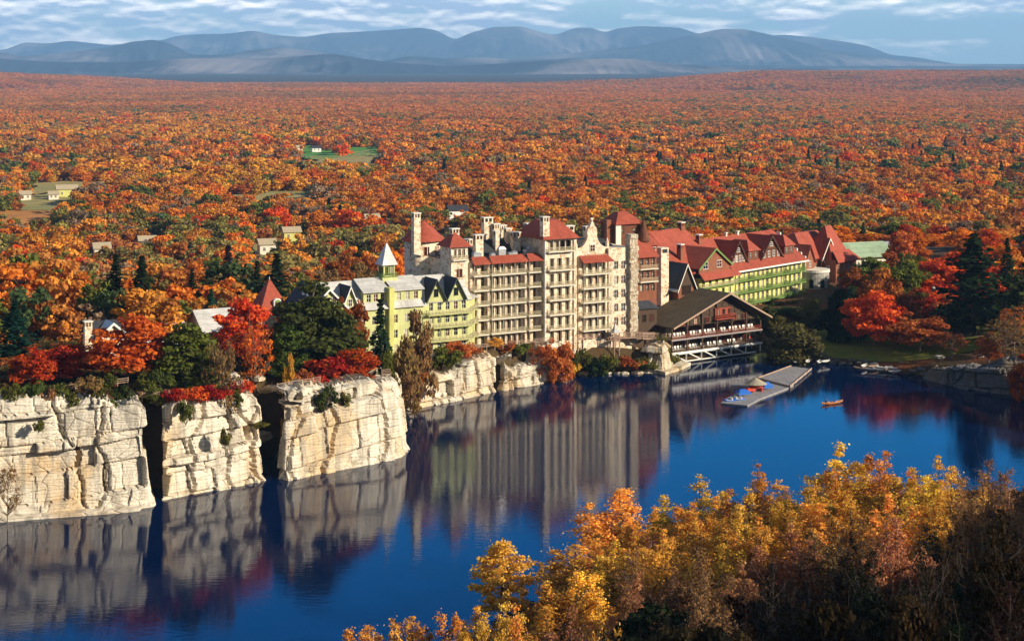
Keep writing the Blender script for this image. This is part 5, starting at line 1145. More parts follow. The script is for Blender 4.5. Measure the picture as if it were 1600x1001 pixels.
for px, top, Y, w, c, k_, lab in ((1418, 452, 436, 44, 'rust', 'maple', 'rust tree between the rounded red maple and the cottage'), (1478, 462, 436, 50, 'russet', 'maple', 'russet tree shading the lawn in front of the tallest spruce'), (1500, 470, 430, 34, 'olive', 'pine', 'olive evergreen beside the foot of the tallest spruce'), (1555, 455, 428, 54, 'dark', 'hemlock', 'dark hemlock between the tallest spruce and the picture edge'), (1540, 430, 448, 54, 'red', 'maple', 'red tree filling the gap behind the tallest spruce'),
                                  (1585, 478, 402, 46, 'rust', 'thin', 'thin rust tree over the shaded rock'), (1408, 508, 422, 34, 'brown', 'maple', 'small brown tree under the rounded red maple'), (1488, 520, 409, 40, 'rust', 'thin', 'thin rust tree beside the picnic table'), (1310, 505, 434, 30, 'dark', 'pine', 'dark evergreen at the top of the lawn path'), (1340, 490, 436, 40, 'rust', 'maple', 'rust tree behind the rounded red maple trunk'), (1606, 380, 440, 60, 'dark', 'spruce', 'dark spruce cut by the picture edge above the hemlock')):
    tpix(k_, px, top, Y, w, c, lab, 'conifer' if k_ in ('hemlock', 'spruce', 'pine') else 'tree')
for i in range(14):
    px = rt.uniform(1400, 1640); Y = rt.uniform(455, 510)
    tpix('maple', px, rt.uniform(385, 425), Y, rt.uniform(40, 66), ['red', 'rust', 'orange'][i % 3], ['red', 'rust', 'orange'][i % 3] + ' tree in the grove beyond the lawn', 'tree', 'grove beyond the lawn')
# ------------------------------------------------------------------ golden trees on the near hillside
def stand(px, top, h):
    """distance at which a tree of height h rooted on the near hillside shows its top at (px, top)"""
    Y = np.arange(95.0, 300, .5); x = (px - 800) / F * Y; ok = ~in_lake(x, Y) & (Y < 300); g0 = ground(x, Y)
    e = np.abs(H - (top - HY) / F * Y - g0 - h) + np.where(ok, 0, 99); return float(Y[int(np.argmin(e))])
def fore(kind, px, top, h, wpx, col, label, group=None, cat='tree', **k): return tpix(kind, px, top, stand(px, top, h), wpx, col, label, cat, group, **k)
fore('tiered', 783, 846, 9.5, 88, 'amber', 'small lone golden tree with spaced level boughs at the water edge')
fore('golden', 968, 767, 12, 120, 'amber', 'tall pointed golden tree, first in the lit row above the lone tree', variant=0)
fore('golden', 1093, 752, 12, 118, 'gold', 'golden tree with two thin leaders before the blue water', variant=1)
fore('golden', 1182, 737, 12, 104, 'amber', 'golden tree with a forked wispy top in the lit row', variant=2)
fore('golden', 1310, 698, 14, 132, 'amber', 'tallest golden tree, dark trunk showing, in the lit row', variant=3)
fore('golden', 1385, 708, 12.5, 96, 'gold', 'orange-gold tree beside the tallest golden tree', variant=4)
fore('golden', 1467, 714, 11, 84, 'gold', 'orange tree with a narrow peak near the end of the lit row', variant=5)
fore('sparse', 1545, 722, 10, 100, 'salmon', 'dull salmon tree where the lit row meets the shaded shore')
fore('golden', 880, 868, 8, 74, 'gold', 'short golden tree beside the lone tree')
fore('sparse', 908, 872, 8, 60, 'brown', 'thin brown tree just above the lone golden tree')
rf = np.random.default_rng(9)
EX = [560, 620, 700, 780, 850, 920, 1000, 1093, 1182, 1250, 1310, 1385, 1467, 1545, 1620, 1700]; ET = [985, 970, 948, 936, 905, 840, 790, 775, 762, 762, 735, 735, 740, 735, 715, 705]
i = 0
for lv, n, step in ((0, 24, 46), (34, 22, 48), (72, 20, 52), (112, 20, 54)):
    for j in range(n):
        px = 565 + j * step + rf.uniform(-14, 14); top = np.interp(px, EX, ET) + lv + rf.uniform(-8, 16); i += 1
        if top > 1000 or px > 1690: continue
        lit = lv < 60 or (lv < 90 and px < 1150 and j % 2); c = ['amber', 'gold', 'amber', 'amber', 'gold', 'amber'][i % 6] if lit else ['salmon', 'brown', 'brown', 'salmon', 'gold'][i % 5]  # rows out of the sun get duller leaf colours as painted shade
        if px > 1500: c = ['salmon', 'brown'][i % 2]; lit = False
        if top > np.interp(px, [850, 1250, 1600], [985, 858, 778]): c, lit = ['shade_umber', 'black', 'shade_umber'][i % 3], False  # near-black leaf colours stand in for deep shade below this line
        if c == 'orange': c = 'gold'
        fore('golden' if lit or i % 3 == 0 else 'sparse', px, top, rf.uniform(9, 12), rf.uniform(84, 120), c, *(('golden tree in the thick of the lit row on the near shore', 'golden trees along the near shore') if lit else ('tree coloured brown for the shade of the near hillside', 'shaded trees on the near hillside')))
for j in range(70):
    px = rf.uniform(700, 1700); lo = np.interp(px, EX, ET) + rf.uniform(150, 330)
    if lo > 1010: continue
    fore('sparse' if j % 3 else 'maple', px, lo, rf.uniform(6.5, 9), rf.uniform(90, 130), ['black', 'shade_umber'][j % 2], 'tree coloured dark for shade high on the near hillside', 'dark trees high on the near hillside', jitter=.2)  # leaf colour carries the deep shade here
# ------------------------------------------------------------------ forest and undergrowth nobody could count (geometry nodes on one object each)
def scatter(name, label, P, rotz, scl, tone, protos):
    me = bpy.data.meshes.new(name); me.vertices.add(len(P)); me.vertices.foreach_set('co', np.ascontiguousarray(P, np.float32).ravel())
    def attr(n, t, k, v): me.attributes.new(n, t, 'POINT').data.foreach_set(k, np.ascontiguousarray(v, np.float32).ravel())
    attr('turn', 'FLOAT_VECTOR', 'vector', np.stack([0 * rotz, 0 * rotz, rotz], 1)); attr('size', 'FLOAT_VECTOR', 'vector', scl)
    attr('tone', 'FLOAT_COLOR', 'color', np.concatenate([tone, np.ones((len(P), 1))], 1))
    o = bpy.data.objects.new(name, me); COL.objects.link(o); tag(o, label, None, None, 'stuff')
    ng = bpy.data.node_groups.new(name, 'GeometryNodeTree')
    ng.interface.new_socket('Geometry', in_out='INPUT', socket_type='NodeSocketGeometry'); ng.interface.new_socket('Geometry', in_out='OUTPUT', socket_type='NodeSocketGeometry')
    n, l = ng.nodes, ng.links; gi, go = n.new('NodeGroupInput'), n.new('NodeGroupOutput')
    jn = n.new('GeometryNodeJoinGeometry')
    for p in protos:
        src = bpy.data.objects.new(p.name, p)
        oi = n.new('GeometryNodeObjectInfo'); oi.inputs['Object'].default_value = src
        gi2 = n.new('GeometryNodeGeometryToInstance'); l.new(oi.outputs['Geometry'], gi2.inputs[0]); l.new(gi2.outputs[0], jn.inputs[0])
    ip = n.new('GeometryNodeInstanceOnPoints'); ip.inputs['Pick Instance'].default_value = True
    mp = n.new('GeometryNodeMeshToPoints'); l.new(gi.outputs[0], mp.inputs[0]); l.new(mp.outputs[0], ip.inputs['Points']); l.new(jn.outputs[0], ip.inputs['Instance'])
    rv = n.new('FunctionNodeRandomValue'); rv.data_type = 'INT'
    for s_ in rv.inputs:
        if s_.type == 'INT' and s_.name == 'Min': s_.default_value = 0
        if s_.type == 'INT' and s_.name == 'Max': s_.default_value = len(protos) - 1
    ro = [s_ for s_ in rv.outputs if s_.type == 'INT'][0]; l.new(ro, ip.inputs['Instance Index'])
    for an, dest in (('turn', 'Rotation'), ('size', 'Scale')):
        na = n.new('GeometryNodeInputNamedAttribute'); na.data_type = 'FLOAT_VECTOR'; na.inputs['Name'].default_value = an; l.new(na.outputs['Attribute'], ip.inputs[dest])
    l.new(ip.outputs[0], go.inputs[0])
    md = o.modifiers.new('scatter', 'NODES'); md.node_group = ng
    return o
WP, WC, WB = [], [], []
WN = []
for i in range(6):
    g = np.random.default_rng(380 + i)
    V, Q, t, cs = clump_crown(g, 34, 46, 4.5, 8.4, 1.0, 1.25, .33, 'round'); WN.append(leaf_mesh('near_forest_crown', V, Q, t, M['wildleaf']))
for i in range(6):
    g = np.random.default_rng(300 + i)
    V, Q, t, cs = clump_crown(g, 15, 17, 4.6, 8.2, 1.2, 1.9, .72, 'round'); WP.append(leaf_mesh('forest_crown', V, Q, t, M['wildleaf']))
for i in range(3):
    g = np.random.default_rng(320 + i)
    V, Q, t = conifer(g, 14, 3.4, 9, .48, .28, 1.1, .1); WC.append(leaf_mesh('conifer_crown', V, Q, t, M['wildleaf']))
for i in range(4):
    g = np.random.default_rng(340 + i)
    V, Q, t, cs = clump_crown(g, 8, 26, 1.0, .8, .05, .45, .13, 'round'); WB.append(leaf_mesh('undergrowth_leaves', V, Q, t, M['wildleaf']))
rv_ = np.random.default_rng(13)
def vnoise(X, Y, k, s):
    r = np.zeros(X.shape)
    for j in range(6):
        a = s * 3.7 + j * 2.399; f = k * (1.35 ** j); r += np.sin((X * math.cos(a) + Y * math.sin(a)) * f + j * 1.9 + s) * (.86 ** j)
    return r / 2.2
def band(y0, y1, sp, half):
    n = int((y1 ** 2 - y0 ** 2) * half / (sp * sp)); Y = np.sqrt(rv_.uniform(y0 * y0, y1 * y1, n)); X = rv_.uniform(-half, half, n) * Y
    return X, Y
parts_ = [band(352, 1000, 6.9, .36), band(1000, 1700, 8.4, .36), band(1700, 3000, 8.3, .35), band(3000, 4600, 8.8, .345), band(4600, 6700, 10.0, .345)]
szs = [.95, .90, .83, .78, .86]
X = np.concatenate([p[0] for p in parts_]); Y = np.concatenate([p[1] for p in parts_]); SZ = np.concatenate([np.full(len(p[0]), s) for p, s in zip(parts_, szs)])
px = 800 + F * X / Y
keep = np.ones(len(X), bool)
def inside(P, X, Y):
    c = np.zeros(X.shape, bool); n = len(P); ctr = P.mean(0)
    for i in range(n):
        (x0, y0), (x1, y1) = P[i], P[(i + 1) % n]
        c ^= ((y0 > Y) != (y1 > Y)) & (X < (x1 - x0) * (Y - y0) / ((y1 - y0) or 1e-9) + x0)
    return c
for P in FIELD_W:
    for q in (0, .025, .05, .07): keep &= ~inside(P, X * (1 + q), Y * (1 + q))
keep &= ~((Y < 640) & (px > 900)) & ~((Y < 520) & (px > 470))          # the hotel's plateau and the trees built one by one
for hx, hy in HOUSE_W: keep &= np.hypot(X - hx, (Y - hy) * .35) > 13
X, Y, SZ, px = X[keep], Y[keep], SZ[keep], px[keep]
Z = ground(X, Y); N = len(X)
con = vnoise(X, Y, .006, 1.0) + .8 * vnoise(X, Y, .0016, 4.0); far = sm(1200, 3200, Y)
isg = (con * .75 + rv_.normal(0, .85, N)) > 1.8 - .3 * (1 - far); isc = isg & (Y < 1500) & (Y > 600) & (rv_.random(N) < .4)
pal = np.array([(.74, .22, .03), (.76, .32, .045), (.70, .10, .020), (.44, .15, .035), (.62, .24, .045), (.30, .19, .11), (.17, .18, .035), (.54, .20, .06)])
pw = np.array([.22, .19, .05, .12, .14, .11, .10, .07])
ci = rv_.choice(len(pal), N, p=pw / pw.sum()); tone = pal[ci]
pn = vnoise(X, Y, .004, 7.0)[:, None]
tone = np.where((pn > .6) & (rv_.random((N, 1)) < .35), np.array([(.30, .25, .06)]) * rv_.uniform(.6, 1.2, (N, 1)), tone)      # browner and greener stretches
tone = np.where((pn < -.75) & (rv_.random((N, 1)) < .5), np.array([(.72, .36, .045)]), tone)
tone = tone * rv_.uniform(.75, 1.2, (N, 1))
ft = far[:, None] * .65; tone = tone * (1 - ft) + np.array([(.76, .28, .085)]) * rv_.uniform(.65, 1.2, (N, 1)) * ft
br = vnoise(X, Y, .0024, 11.0)[:, None] + .6 * vnoise(X, Y, .009, 3.0)[:, None]
tone = np.where(br > .5, tone * np.array([(.74, .86, 1.0)]), tone); tone = np.where((br < -1.0) & (rv_.random((N, 1)) < .35), np.array([(.34, .26, .08)]) * rv_.uniform(.6, 1.2, (N, 1)), tone)
tone = np.where((isg & ~isc)[:, None], np.array([(.095, .14, .05)]) * rv_.uniform(.6, 1.4, (N, 1)) + far[:, None] * np.array([(.06, .04, .02)]), tone)
rot = rv_.uniform(0, 6.28, N); hs = np.clip(np.exp(rv_.normal(0, .24, N)), .5, 1.6)
scl = np.stack([SZ * hs * rv_.uniform(.85, 1.2, N)] * 2 + [SZ * hs * (1 - .40 * far)], 1)
P = np.stack([X, Y, Z - .3], 1); dd = ~isc
FOREST = (P, rot, scl, tone, isc)
scatter('forest', 'autumn forest of orange, red and gold trees filling the valley', P[dd & (Y >= 1150)], rot[dd & (Y >= 1150)], scl[dd & (Y >= 1150)], tone[dd & (Y >= 1150)], WP)
nf_ = dd & (Y < 1150)
hx, hy = rv_.uniform(70, 320, 3400), rv_.uniform(90, 430, 3400); hpx = 800 + F * hx / hy
ok_ = (hpx > 1730) & ~in_lake(hx, hy) & (hill_d(hx, hy) > 3) & ((hy > 262) | (hill_d(hx, hy) < 70)) & (ground(hx, hy) < 27) & (hx - .9 * hy < 60); hx, hy = hx[ok_], hy[ok_]; hk = len(hx)      # trees on the added hill beyond the lawn's end
hs_ = rv_.uniform(.7, 1.15, (hk, 1)); htone = np.array([(.44, .20, .085), (.62, .24, .045), (.26, .135, .055), (.10, .11, .03)])[rv_.integers(0, 4, hk)] * rv_.uniform(.6, 1.1, (hk, 1))
near_pts = [np.concatenate(a) for a in ((P[nf_], np.stack([hx, hy, ground(hx, hy) - .3], 1)), (rot[nf_], rv_.uniform(0, 6.28, hk)), (scl[nf_], np.repeat(hs_, 3, 1)), (tone[nf_], htone))]
scatter('near_forest', 'nearer belt of the autumn forest on the slope below the hotel hill', *near_pts, WN)
tone = np.minimum((tone * .64 + np.array([(.53, .28, .085)]) * .36) * (1.42 + .14 * far[:, None]), .92)
gcol = np.array([(.025, .055, .03)]) * rv_.uniform(.6, 1.5, (N, 1)) + far[:, None] * np.array([(.03, .03, .015)])
scatter('evergreen_forest', 'dark evergreens scattered through the autumn forest of the valley', P[isc], rot[isc], (scl * np.array([.95, .95, .85]))[isc], gcol[isc], WC)
# low growth on the plateau and on the near hillside
def ugrow(n, xr, yr, test, cols, label, s0, s1):
    X, Y = rv_.uniform(*xr, n), rv_.uniform(*yr, n); px = 800 + F * X / Y
    X, Y = X[test(X, Y, px)], Y[test(X, Y, px)]; Z = ground(X, Y); k = len(X); c = np.array(cols)[rv_.integers(0, len(cols), k)] * rv_.uniform(.6, 1.2, (k, 1))
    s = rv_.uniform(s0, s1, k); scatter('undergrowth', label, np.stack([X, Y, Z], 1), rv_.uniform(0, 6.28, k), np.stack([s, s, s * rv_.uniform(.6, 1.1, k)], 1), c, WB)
shore_d = lambda X, Y: np.min([seg_dist(X, Y, SHORE[i], SHORE[(i + 1) % NS])[0] for i in range(NS)], 0)
ugrow(9000, (-125, 12), (262, 460), lambda X, Y, px: (~in_lake(X, Y)) & (shore_d(X, Y) > 6.5) & (px > -60) & ~((X > -52) & (Y > 364 + (X + 10) * .577 - 1)) & (Y < 460), [(.16, .05, .015), (.09, .06, .02), (.06, .065, .018), (.22, .05, .014), (.12, .08, .03)], 'low red and brown undergrowth on the cliff-top plateau', .7, 1.6)
near_hill = lambda X, Y, px: (~in_lake(X, Y)) & (Y < 300) & (Y > 80) & (X > -.1 * Y) & (px > 480) & (px < 2200)
ndist = hill_d
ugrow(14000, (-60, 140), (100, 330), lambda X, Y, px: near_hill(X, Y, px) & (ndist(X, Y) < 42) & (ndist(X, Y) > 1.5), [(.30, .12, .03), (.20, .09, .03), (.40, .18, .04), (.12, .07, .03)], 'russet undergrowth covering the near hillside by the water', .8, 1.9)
ugrow(12000, (-60, 140), (80, 300), lambda X, Y, px: near_hill(X, Y, px) & (ndist(X, Y) >= 42) & (ndist(X, Y) < 125), [(.05, .03, .012), (.03, .02, .01), (.025, .03, .012)], 'undergrowth coloured dark for shade on the upper near hillside', .8, 1.9)  # shade of the upper slope put into darker leaf colours
# ------------------------------------------------------------------ fences, summerhouses, footbridge
def fence(pts, label, m='rustic', rails=(.45, .8, 1.15), step=2.2, zfix=None, name='rail_fence'):
    P = [Vector((x, y, (gz(x, y) if zfix is None else zfix))) for x, y in pts]
    if zfix is None:
        for q in P: q.z += 0
    o = empty(name, P[0], 0, label, 'fence'); rl = MB(); post = MB().bar((0, 0, -.5), (0, 0, 1.3), .09, .08, 5).mesh('fence_post', M[m]); L = [q - P[0] for q in P]
    for a, c in zip(L, L[1:]):
        n = max(1, round((c - a).length / step))
        for i in range(n + 1):
            if i < n or c is L[-1]: inst('fence_post', post, o, a.lerp(c, i / n))
            if i < n:
                for zz in rails: rl.bar(a.lerp(c, i / n) + Vector((0, 0, zz + random.uniform(-.04, .04))), a.lerp(c, (i + 1) / n) + Vector((0, 0, zz + random.uniform(-.04, .04))), .06, .05, 5)
    rl.build('rail', M[m], o); return o
def alongY(px0, px1, n, ys): return [((q - 800) / F * y, y) for q, y in zip(np.linspace(px0, px1, n), ys)]
fence(alongY(-30, 200, 8, np.linspace(277, 293, 8)), 'rustic cedar rail fence along the tall cliff edge', zfix=18.6)
fence(alongY(222, 290, 4, np.linspace(290, 291, 4)), 'rustic rail fence on the leaning cliff beside the narrow cleft', zfix=16.6)
fence(alongY(330, 388, 3, [298, 301, 305]), 'rustic rail fence among red shrubs above the wide cleft', zfix=16.0)
fence(alongY(433, 500, 4, np.linspace(304.5, 311.5, 4)), 'pale rustic rail fence along the top of the square cliff block', zfix=15.3)
fence(alongY(395, 445, 3, [321, 321, 320]), 'dark rail fence bridging the head of the wide cleft', zfix=16.5, m='brownwood')
fence(alongY(640, 735, 5, [368, 373, 377, 380, 383]), 'cedar rail fence on the path below the yellow wing', zfix=9.4)
fence(alongY(735, 862, 6, np.linspace(383, 394, 6)), 'cedar rail fence on the path below the stone balconies', zfix=9.1)
fence(alongY(1180, 1262, 4, [436, 432, 428, 424]), 'pale stone-capped rail fence between the chalet and the landing', zfix=2.6)
# footbridge
pts = [onz(896, 541, 8.6), onz(912, 537, 9.0), onz(935, 540, 8.6), onz(960, 541, 8.4), onz(988, 541, 8.3), onz(1000, 541, 8.2), onz(1024, 542, 8.0)]
pts = [Vector(((px - 800) / F * Y, Y, z)) for px, Y, z in ((893, 402, 8.0), (911, 405, 8.6), (935, 408, 8.1), (962, 409, 7.8), (990, 410, 7.8), (1002, 410, 7.5), (1026, 412, 7.2))]
o = empty('footbridge', pts[0], 0, 'rustic pale wooden footbridge with three rails beside the summerhouse', 'footbridge'); L = [q - pts[0] for q in pts]
d = MB()
for a, c in zip(L, L[1:]):
    u = (c - a).normalized(); s = Vector((-u.y, u.x, 0)) * .8; d.slab([a - s, c - s, c + s, a + s], .22)
d.build('deck', M['rustic'], o); q = MB()
for sgn in (-1, 1):
    for a, c in zip(L, L[1:]):
        u = (c - a).normalized(); s = Vector((-u.y, u.x, 0)) * .8 * sgn
        for zz, r_ in ((.35, .06), (.75, .06), (1.2, .09)): q.bar(a + s + Vector((0, 0, zz)), c + s + Vector((0, 0, zz)), r_, n=5)
        q.bar(a + s, a + s + Vector((0, 0, 1.3)), .09); q.bar(a.lerp(c, .5) + s, a.lerp(c, .5) + s + Vector((0, 0, 1.25)), .07)
q.build('railing', M['rustic'], o)
for i in (1, 2, 3): q = MB(); q.bar(L[i] + Vector((0, .5, -.2)), L[i] + Vector((0, .5, -6)), .16); q.bar(L[i] + Vector((0, -.5, -.2)), L[i] + Vector((0, -.5, -6)), .16); q.build('support', M['rustic'], o)
def summerhouse(x, y, z, r, hp, label, roof='whiteroof', legs=0.0, hr=2.2):
    o = empty('summerhouse', (x, y, z), R(20), label, 'summerhouse'); q = MB(); n = 6
    q.cone(0, 0, hp - .1, hp + .25, r * 1.35, r * 1.0, n); q.cone(0, 0, hp + .25, hp + .9, r * .95, r * .5, n); q.cone(0, 0, hp + .9, hp + hr, r * .48, .04, n); q.build('roof', M[roof], o)
    for i in range(n):
        a = 6.283 * i / n; q = MB(); q.bar((r * math.cos(a), r * math.sin(a), -legs), (r * math.cos(a), r * math.sin(a), hp), .10, n=5); q.build('post', M['rustic'], o)
    q = MB(); q.cone(0, 0, -.15, 0, r * 1.1, r * 1.1, n); q.build('floor', M['rustic'], o); q = MB()
    for i in range(n - 1):
        a, c = 6.283 * i / n, 6.283 * (i + 1) / n
        for zz in (.45, .95): q.bar((r * math.cos(a), r * math.sin(a), zz), (r * math.cos(c), r * math.sin(c), zz), .06)
    q.build('bench_rail', M['rustic'], o); return o
x, Y = (961 - 800) / F * 406.5, 406.5; summerhouse(x, Y, 7.6, 1.25, 2.0, 'little summerhouse with a pointed pale roof on tall legs beside the footbridge', legs=5.5)
def bench(px, py, z, w, label, Y=None):
    q0 = at(px, py, Y) if Y else onz(px, py, z); o = empty('rustic_bench', (q0.x, q0.y, z), R(25), label, 'bench')
    q = MB(); q.box(-w / 2, w / 2, -.5, .1, .42, .5); q.build('seat', M['rustic'], o); q = MB()
    for zz in (.75, 1.05, 1.3): q.bar((-w / 2, .1, zz), (w / 2, .16, zz), .05)
    q.build('backrest', M['rustic'], o)
    for sx in (-1, 1):
        for y in (-.45, .1): q = MB(); q.bar((sx * w / 2 * .95, y, -.2), (sx * w / 2 * .95, y, 1.35 if y > 0 else .9), .06); q.build('leg', M['rustic'], o)
bench(98, 791, .6, 2.6, 'rustic wooden bench on the ledge at the foot of the tall cliff')
bench(254, 618, 16.9, 3.2, 'pale rustic lookout bench on the leaning cliff top', 288.5)
bench(603, 598, 14.6, 1.8, 'small lookout bench on the outer corner of the square cliff block', 322)
bench(1020, 572, 1.3, 2.4, 'wooden bench frame on the low ledge beside the chalet truss')
lg = MB(); rgl = np.random.default_rng(3)
lp = [(-92, 269.8), (-84, 273.2), (-75, 276.2), (-66, 278.8), (-62.5, 280)]
for (xa, ya), (xb2, yb2) in zip(lp, lp[1:]): lg.slab([(xa, ya - .9, .5), (xb2, yb2 - .9, .45), (xb2, yb2 + 3, .5), (xa, ya + 3, .55)], 2.0)
for (xa, ya), (xb2, yb2) in (((37, 401.5), (41.5, 408)), ((41.5, 408), (44.5, 414.5))): lg.slab([(xa, ya, .7), (xb2, yb2, .7), (xb2 - 2, yb2 + 2.5, .8), (xa - 2, ya + 2.5, .8)], 2.2)
tag(lg.build('rock_ledge', M['rock']), kind='structure')

# ------------------------------------------------------------------ porch chairs and people
q = MB(); q.box(-.28, .28, -.28, .25, .40, .46); q.slab([(-.28, .22, .45), (.28, .22, .45), (.28, .42, 1.25), (-.28, .42, 1.25)], .05, (0, 1, 0))
for s in (-.27, .27): q.bar((s, -.42, .06), (s, .45, .1), .03); q.bar((s, -.24, .08), (s, -.24, .66), .03); q.bar((s, .22, .1), (s, .3, .7), .03); q.bar((s, -.3, .66), (s, .32, .68), .035)
rock_me = q.mesh('rocking_chair', [M['white']])
for z, lst in ((2.93, [1.2, 2.2, 3.2, 4.2, 7.2, 8.2, 9.2, 11, 13.2, 14.2, 15.2, 16.2, 17.2, 20, 21, 22]), (6.18, [1, 2, 3, 4, 5.0, 7.4, 8.4, 9.4, 10.4, 12.2, 13.2, 14.2, 15.2, 17.8, 18.8, 20.6, 21.6, 22.6, 24.2, 25.2, 26.2, 27.2, 28.2])):
    lab, gp = ('white rocking chair on the lower porch deck above the truss', 'rocking chairs on the lower porch') if z < 4 else ('white rocking chair on the upper porch deck of the chalet', 'rocking chairs on the upper porch')
    for x in lst:
        if x > Wc - .6: continue
        v = Cf.w(x, 1.05, z); tag(inst('rocking_chair', rock_me, None, v, (0, 0, Cf.a + R(random.uniform(-12, 12))), (1.15, 1.15, 1.1)), lab, 'rocking chair', gp)
def person(loc, rz, pose, top, label, legs='darkcloth'):
    if pose == 'sit': J = [(0, 0, .30), (0, .02, .55), (0, .02, .78), (0, .0, .86), (0, -.02, .98), (-.10, -.02, .30), (-.12, -.42, .34), (-.12, -.55, .05), (.10, -.02, .30), (.12, -.42, .34), (.12, -.55, .05), (-.2, 0, .75), (-.27, -.12, .5), (-.16, -.36, .5), (.2, 0, .75), (.27, -.12, .5), (.16, -.36, .52)]
    else: J = [(0, 0, .95), (0, 0, 1.2), (0, 0, 1.42), (0, 0, 1.5), (0, -.02, 1.64), (-.1, 0, .92), (-.11, -.02, .5), (-.12, .02, .06), (.1, 0, .92), (.11, -.02, .5), (.12, .02, .06), (-.2, 0, 1.4), (-.25, .02, 1.1), (-.24, -.1, .86), (.2, 0, 1.4), (.25, .02, 1.1), (.24, -.1, .86)]
    E = [(0, 1), (1, 2), (2, 3), (3, 4), (0, 5), (5, 6), (6, 7), (0, 8), (8, 9), (9, 10), (2, 11), (11, 12), (12, 13), (2, 14), (14, 15), (15, 16)]; Rr = [.15, .14, .15, .06, .1, .1, .075, .05, .1, .075, .05, .07, .05, .035, .07, .05, .035]
    me = bpy.data.meshes.new('person'); me.from_pydata(J, E, []); me.materials.append(M[top]); o = bpy.data.objects.new('person', me); COL.objects.link(o); o.location = loc; o.rotation_euler = (0, 0, rz); tag(o, label, 'person')
    sk = o.modifiers.new('skin', 'SKIN'); o.modifiers.new('sub', 'SUBSURF').levels = 1
    for i, v in enumerate(me.skin_vertices[0].data): v.radius = (Rr[i], Rr[i]); v.use_root = i == 0
    h = MB(); hz = J[4][2]
    for a, c, r0, r1 in ((-.12, -.06, .05, .085), (-.06, .04, .085, .095), (.04, .1, .095, .06)): h.cone(0, -.02, hz + a, hz + c, r0 * 1.1, r1 * 1.1, 10)
    h.bar((0, -.11, hz - .01), (0, -.15, hz - .03), .02, .012, 4); h.build('head', M['skin'], o, True); h = MB(); h.cone(0, .0, hz + .02, hz + .125, .115, .07, 10); h.build('hair', M['darkcloth'], o, True); return o
person(Cf.w(TC(1173, .9) - .1, 1.2, 2.93), Cf.a, 'stand', 'redcloth', 'person in red standing on the lower porch deck'); person(Cf.w(TC(1160, .9), 1.3, 2.93), Cf.a, 'stand', 'white', 'person in white standing on the lower porch deck')

# ------------------------------------------------------------------ canoe, landing stage, boats
def hull(name, L, W, D, m, parent, inner=None, z=0.0):
    n, k = 15, 7; b = MB(); ring = []
    for i in range(n):
        u = -1 + 2 * i / (n - 1); w = W / 2 * (1 - abs(u) ** 2.6); sheer = .28 * D * abs(u) ** 3 * 2
        ring.append([(u * L / 2, math.sin(a) * w, z + D - D * math.cos(a) ** .8 * (1 - .2 * abs(u)) + sheer if abs(a) < 1.56 else z + D + sheer) for a in np.linspace(-math.pi / 2, math.pi / 2, k)])
    for i in range(n - 1):
        for j in range(k - 1): b.poly([ring[i][j], ring[i + 1][j], ring[i + 1][j + 1], ring[i][j + 1]])
    o = b.build(name, M[m], parent, True); md = o.modifiers.new('thick', 'SOLIDIFY'); md.thickness = .04; md.offset = 0
    g = MB()
    for i in range(n - 1): g.bar(ring[i][0], ring[i + 1][0], .04); g.bar(ring[i][-1], ring[i + 1][-1], .04)
    g.build('gunwale', M[inner or m], parent); return o
c = onz(1300, 631, 0); cn = empty('canoe', (c.x, c.y, -.06), R(28), 'orange cedar canoe carrying two people on open blue water', 'canoe'); cn.scale = (1.15,) * 3
hull('hull', 5.2, .95, .42, 'varnish', cn, 'rustic')
for x in (-1.5, 0, 1.4): q = MB(); q.box(x - .14, x + .14, -.4, .4, .26, .30); q.build('thwart', M['varnish'], cn)
for x, t_, lab in ((-1.5, 'darkcloth', 'person in dark clothes paddling in the stern of the orange canoe'), (.55, 'blue', 'person in dark blue sitting amidships in the orange canoe')):
    v = Vector((c.x + 1.15 * x * math.cos(R(28)), c.y + 1.15 * x * math.sin(R(28)), .10)); person(v, R(28 + 90), 'sit', t_, lab)
q = MB(); q.bar((-1.9, -.5, .95), (-1.2, -.75, .05), .03); q.box(-1.25, -1.1, -.8, -.7, -.25, .1); pd = q.build('paddle', M['varnish']); pd.location = (c.x, c.y, 0); pd.rotation_euler = (0, 0, R(28)); tag(pd, 'wooden paddle held at the stern of the orange canoe', 'paddle')

c0, c1, c2, c3 = onz(1268, 576, .5), onz(1234, 604, .5), onz(1184, 591, .5), onz(1236, 572, .5)
o = empty('landing_stage', (0, 0, 0), 0, 'broad grey wooden landing stage reaching out from the boat shore', 'landing stage'); q = MB(); q.slab([c0, c3, c2, c1], .3); q.build('deck', M['dock'], o)
q = MB()
for a, c in ((c0, c1), (c1, c2), (c2, c3)): q.bar(a + Vector((0, 0, .12)), c + Vector((0, 0, .12)), .16)
q.build('edge_beam', M['rustic'], o)
for t_ in np.linspace(0, 1, 6):
    for a, c in ((c0, c1), (c3, c2)): v = a.lerp(c, t_); q = MB(); q.bar((v.x, v.y, -2), (v.x, v.y, .9), .14, n=6); q.build('pile', M['darkbark'], o)
fl = [onz(1240, 601, .35), onz(1228, 607, .35), onz(1186, 623, .35), onz(1168, 633, .35), onz(1126, 629, .35), onz(1135, 622, .35), onz(1165, 607, .35), onz(1190, 598, .35)]
o = empty('boat_float', (0, 0, 0), 0, 'low wooden boat float at the tip of the landing stage', 'float'); q = MB(); q.slab(fl, .5); q.build('deck', M['dock'], o)
q = MB()
for px, py in ((1142, 598), (1150, 596), (1160, 595)): a = onz(px, py, .3); q.slab([a, onz(px + 38, py + 1, .3), onz(px + 38, py + 2.6, .3), onz(px, py + 1.6, .3)], .3)
q.build('finger_pier', M['dock'], o)
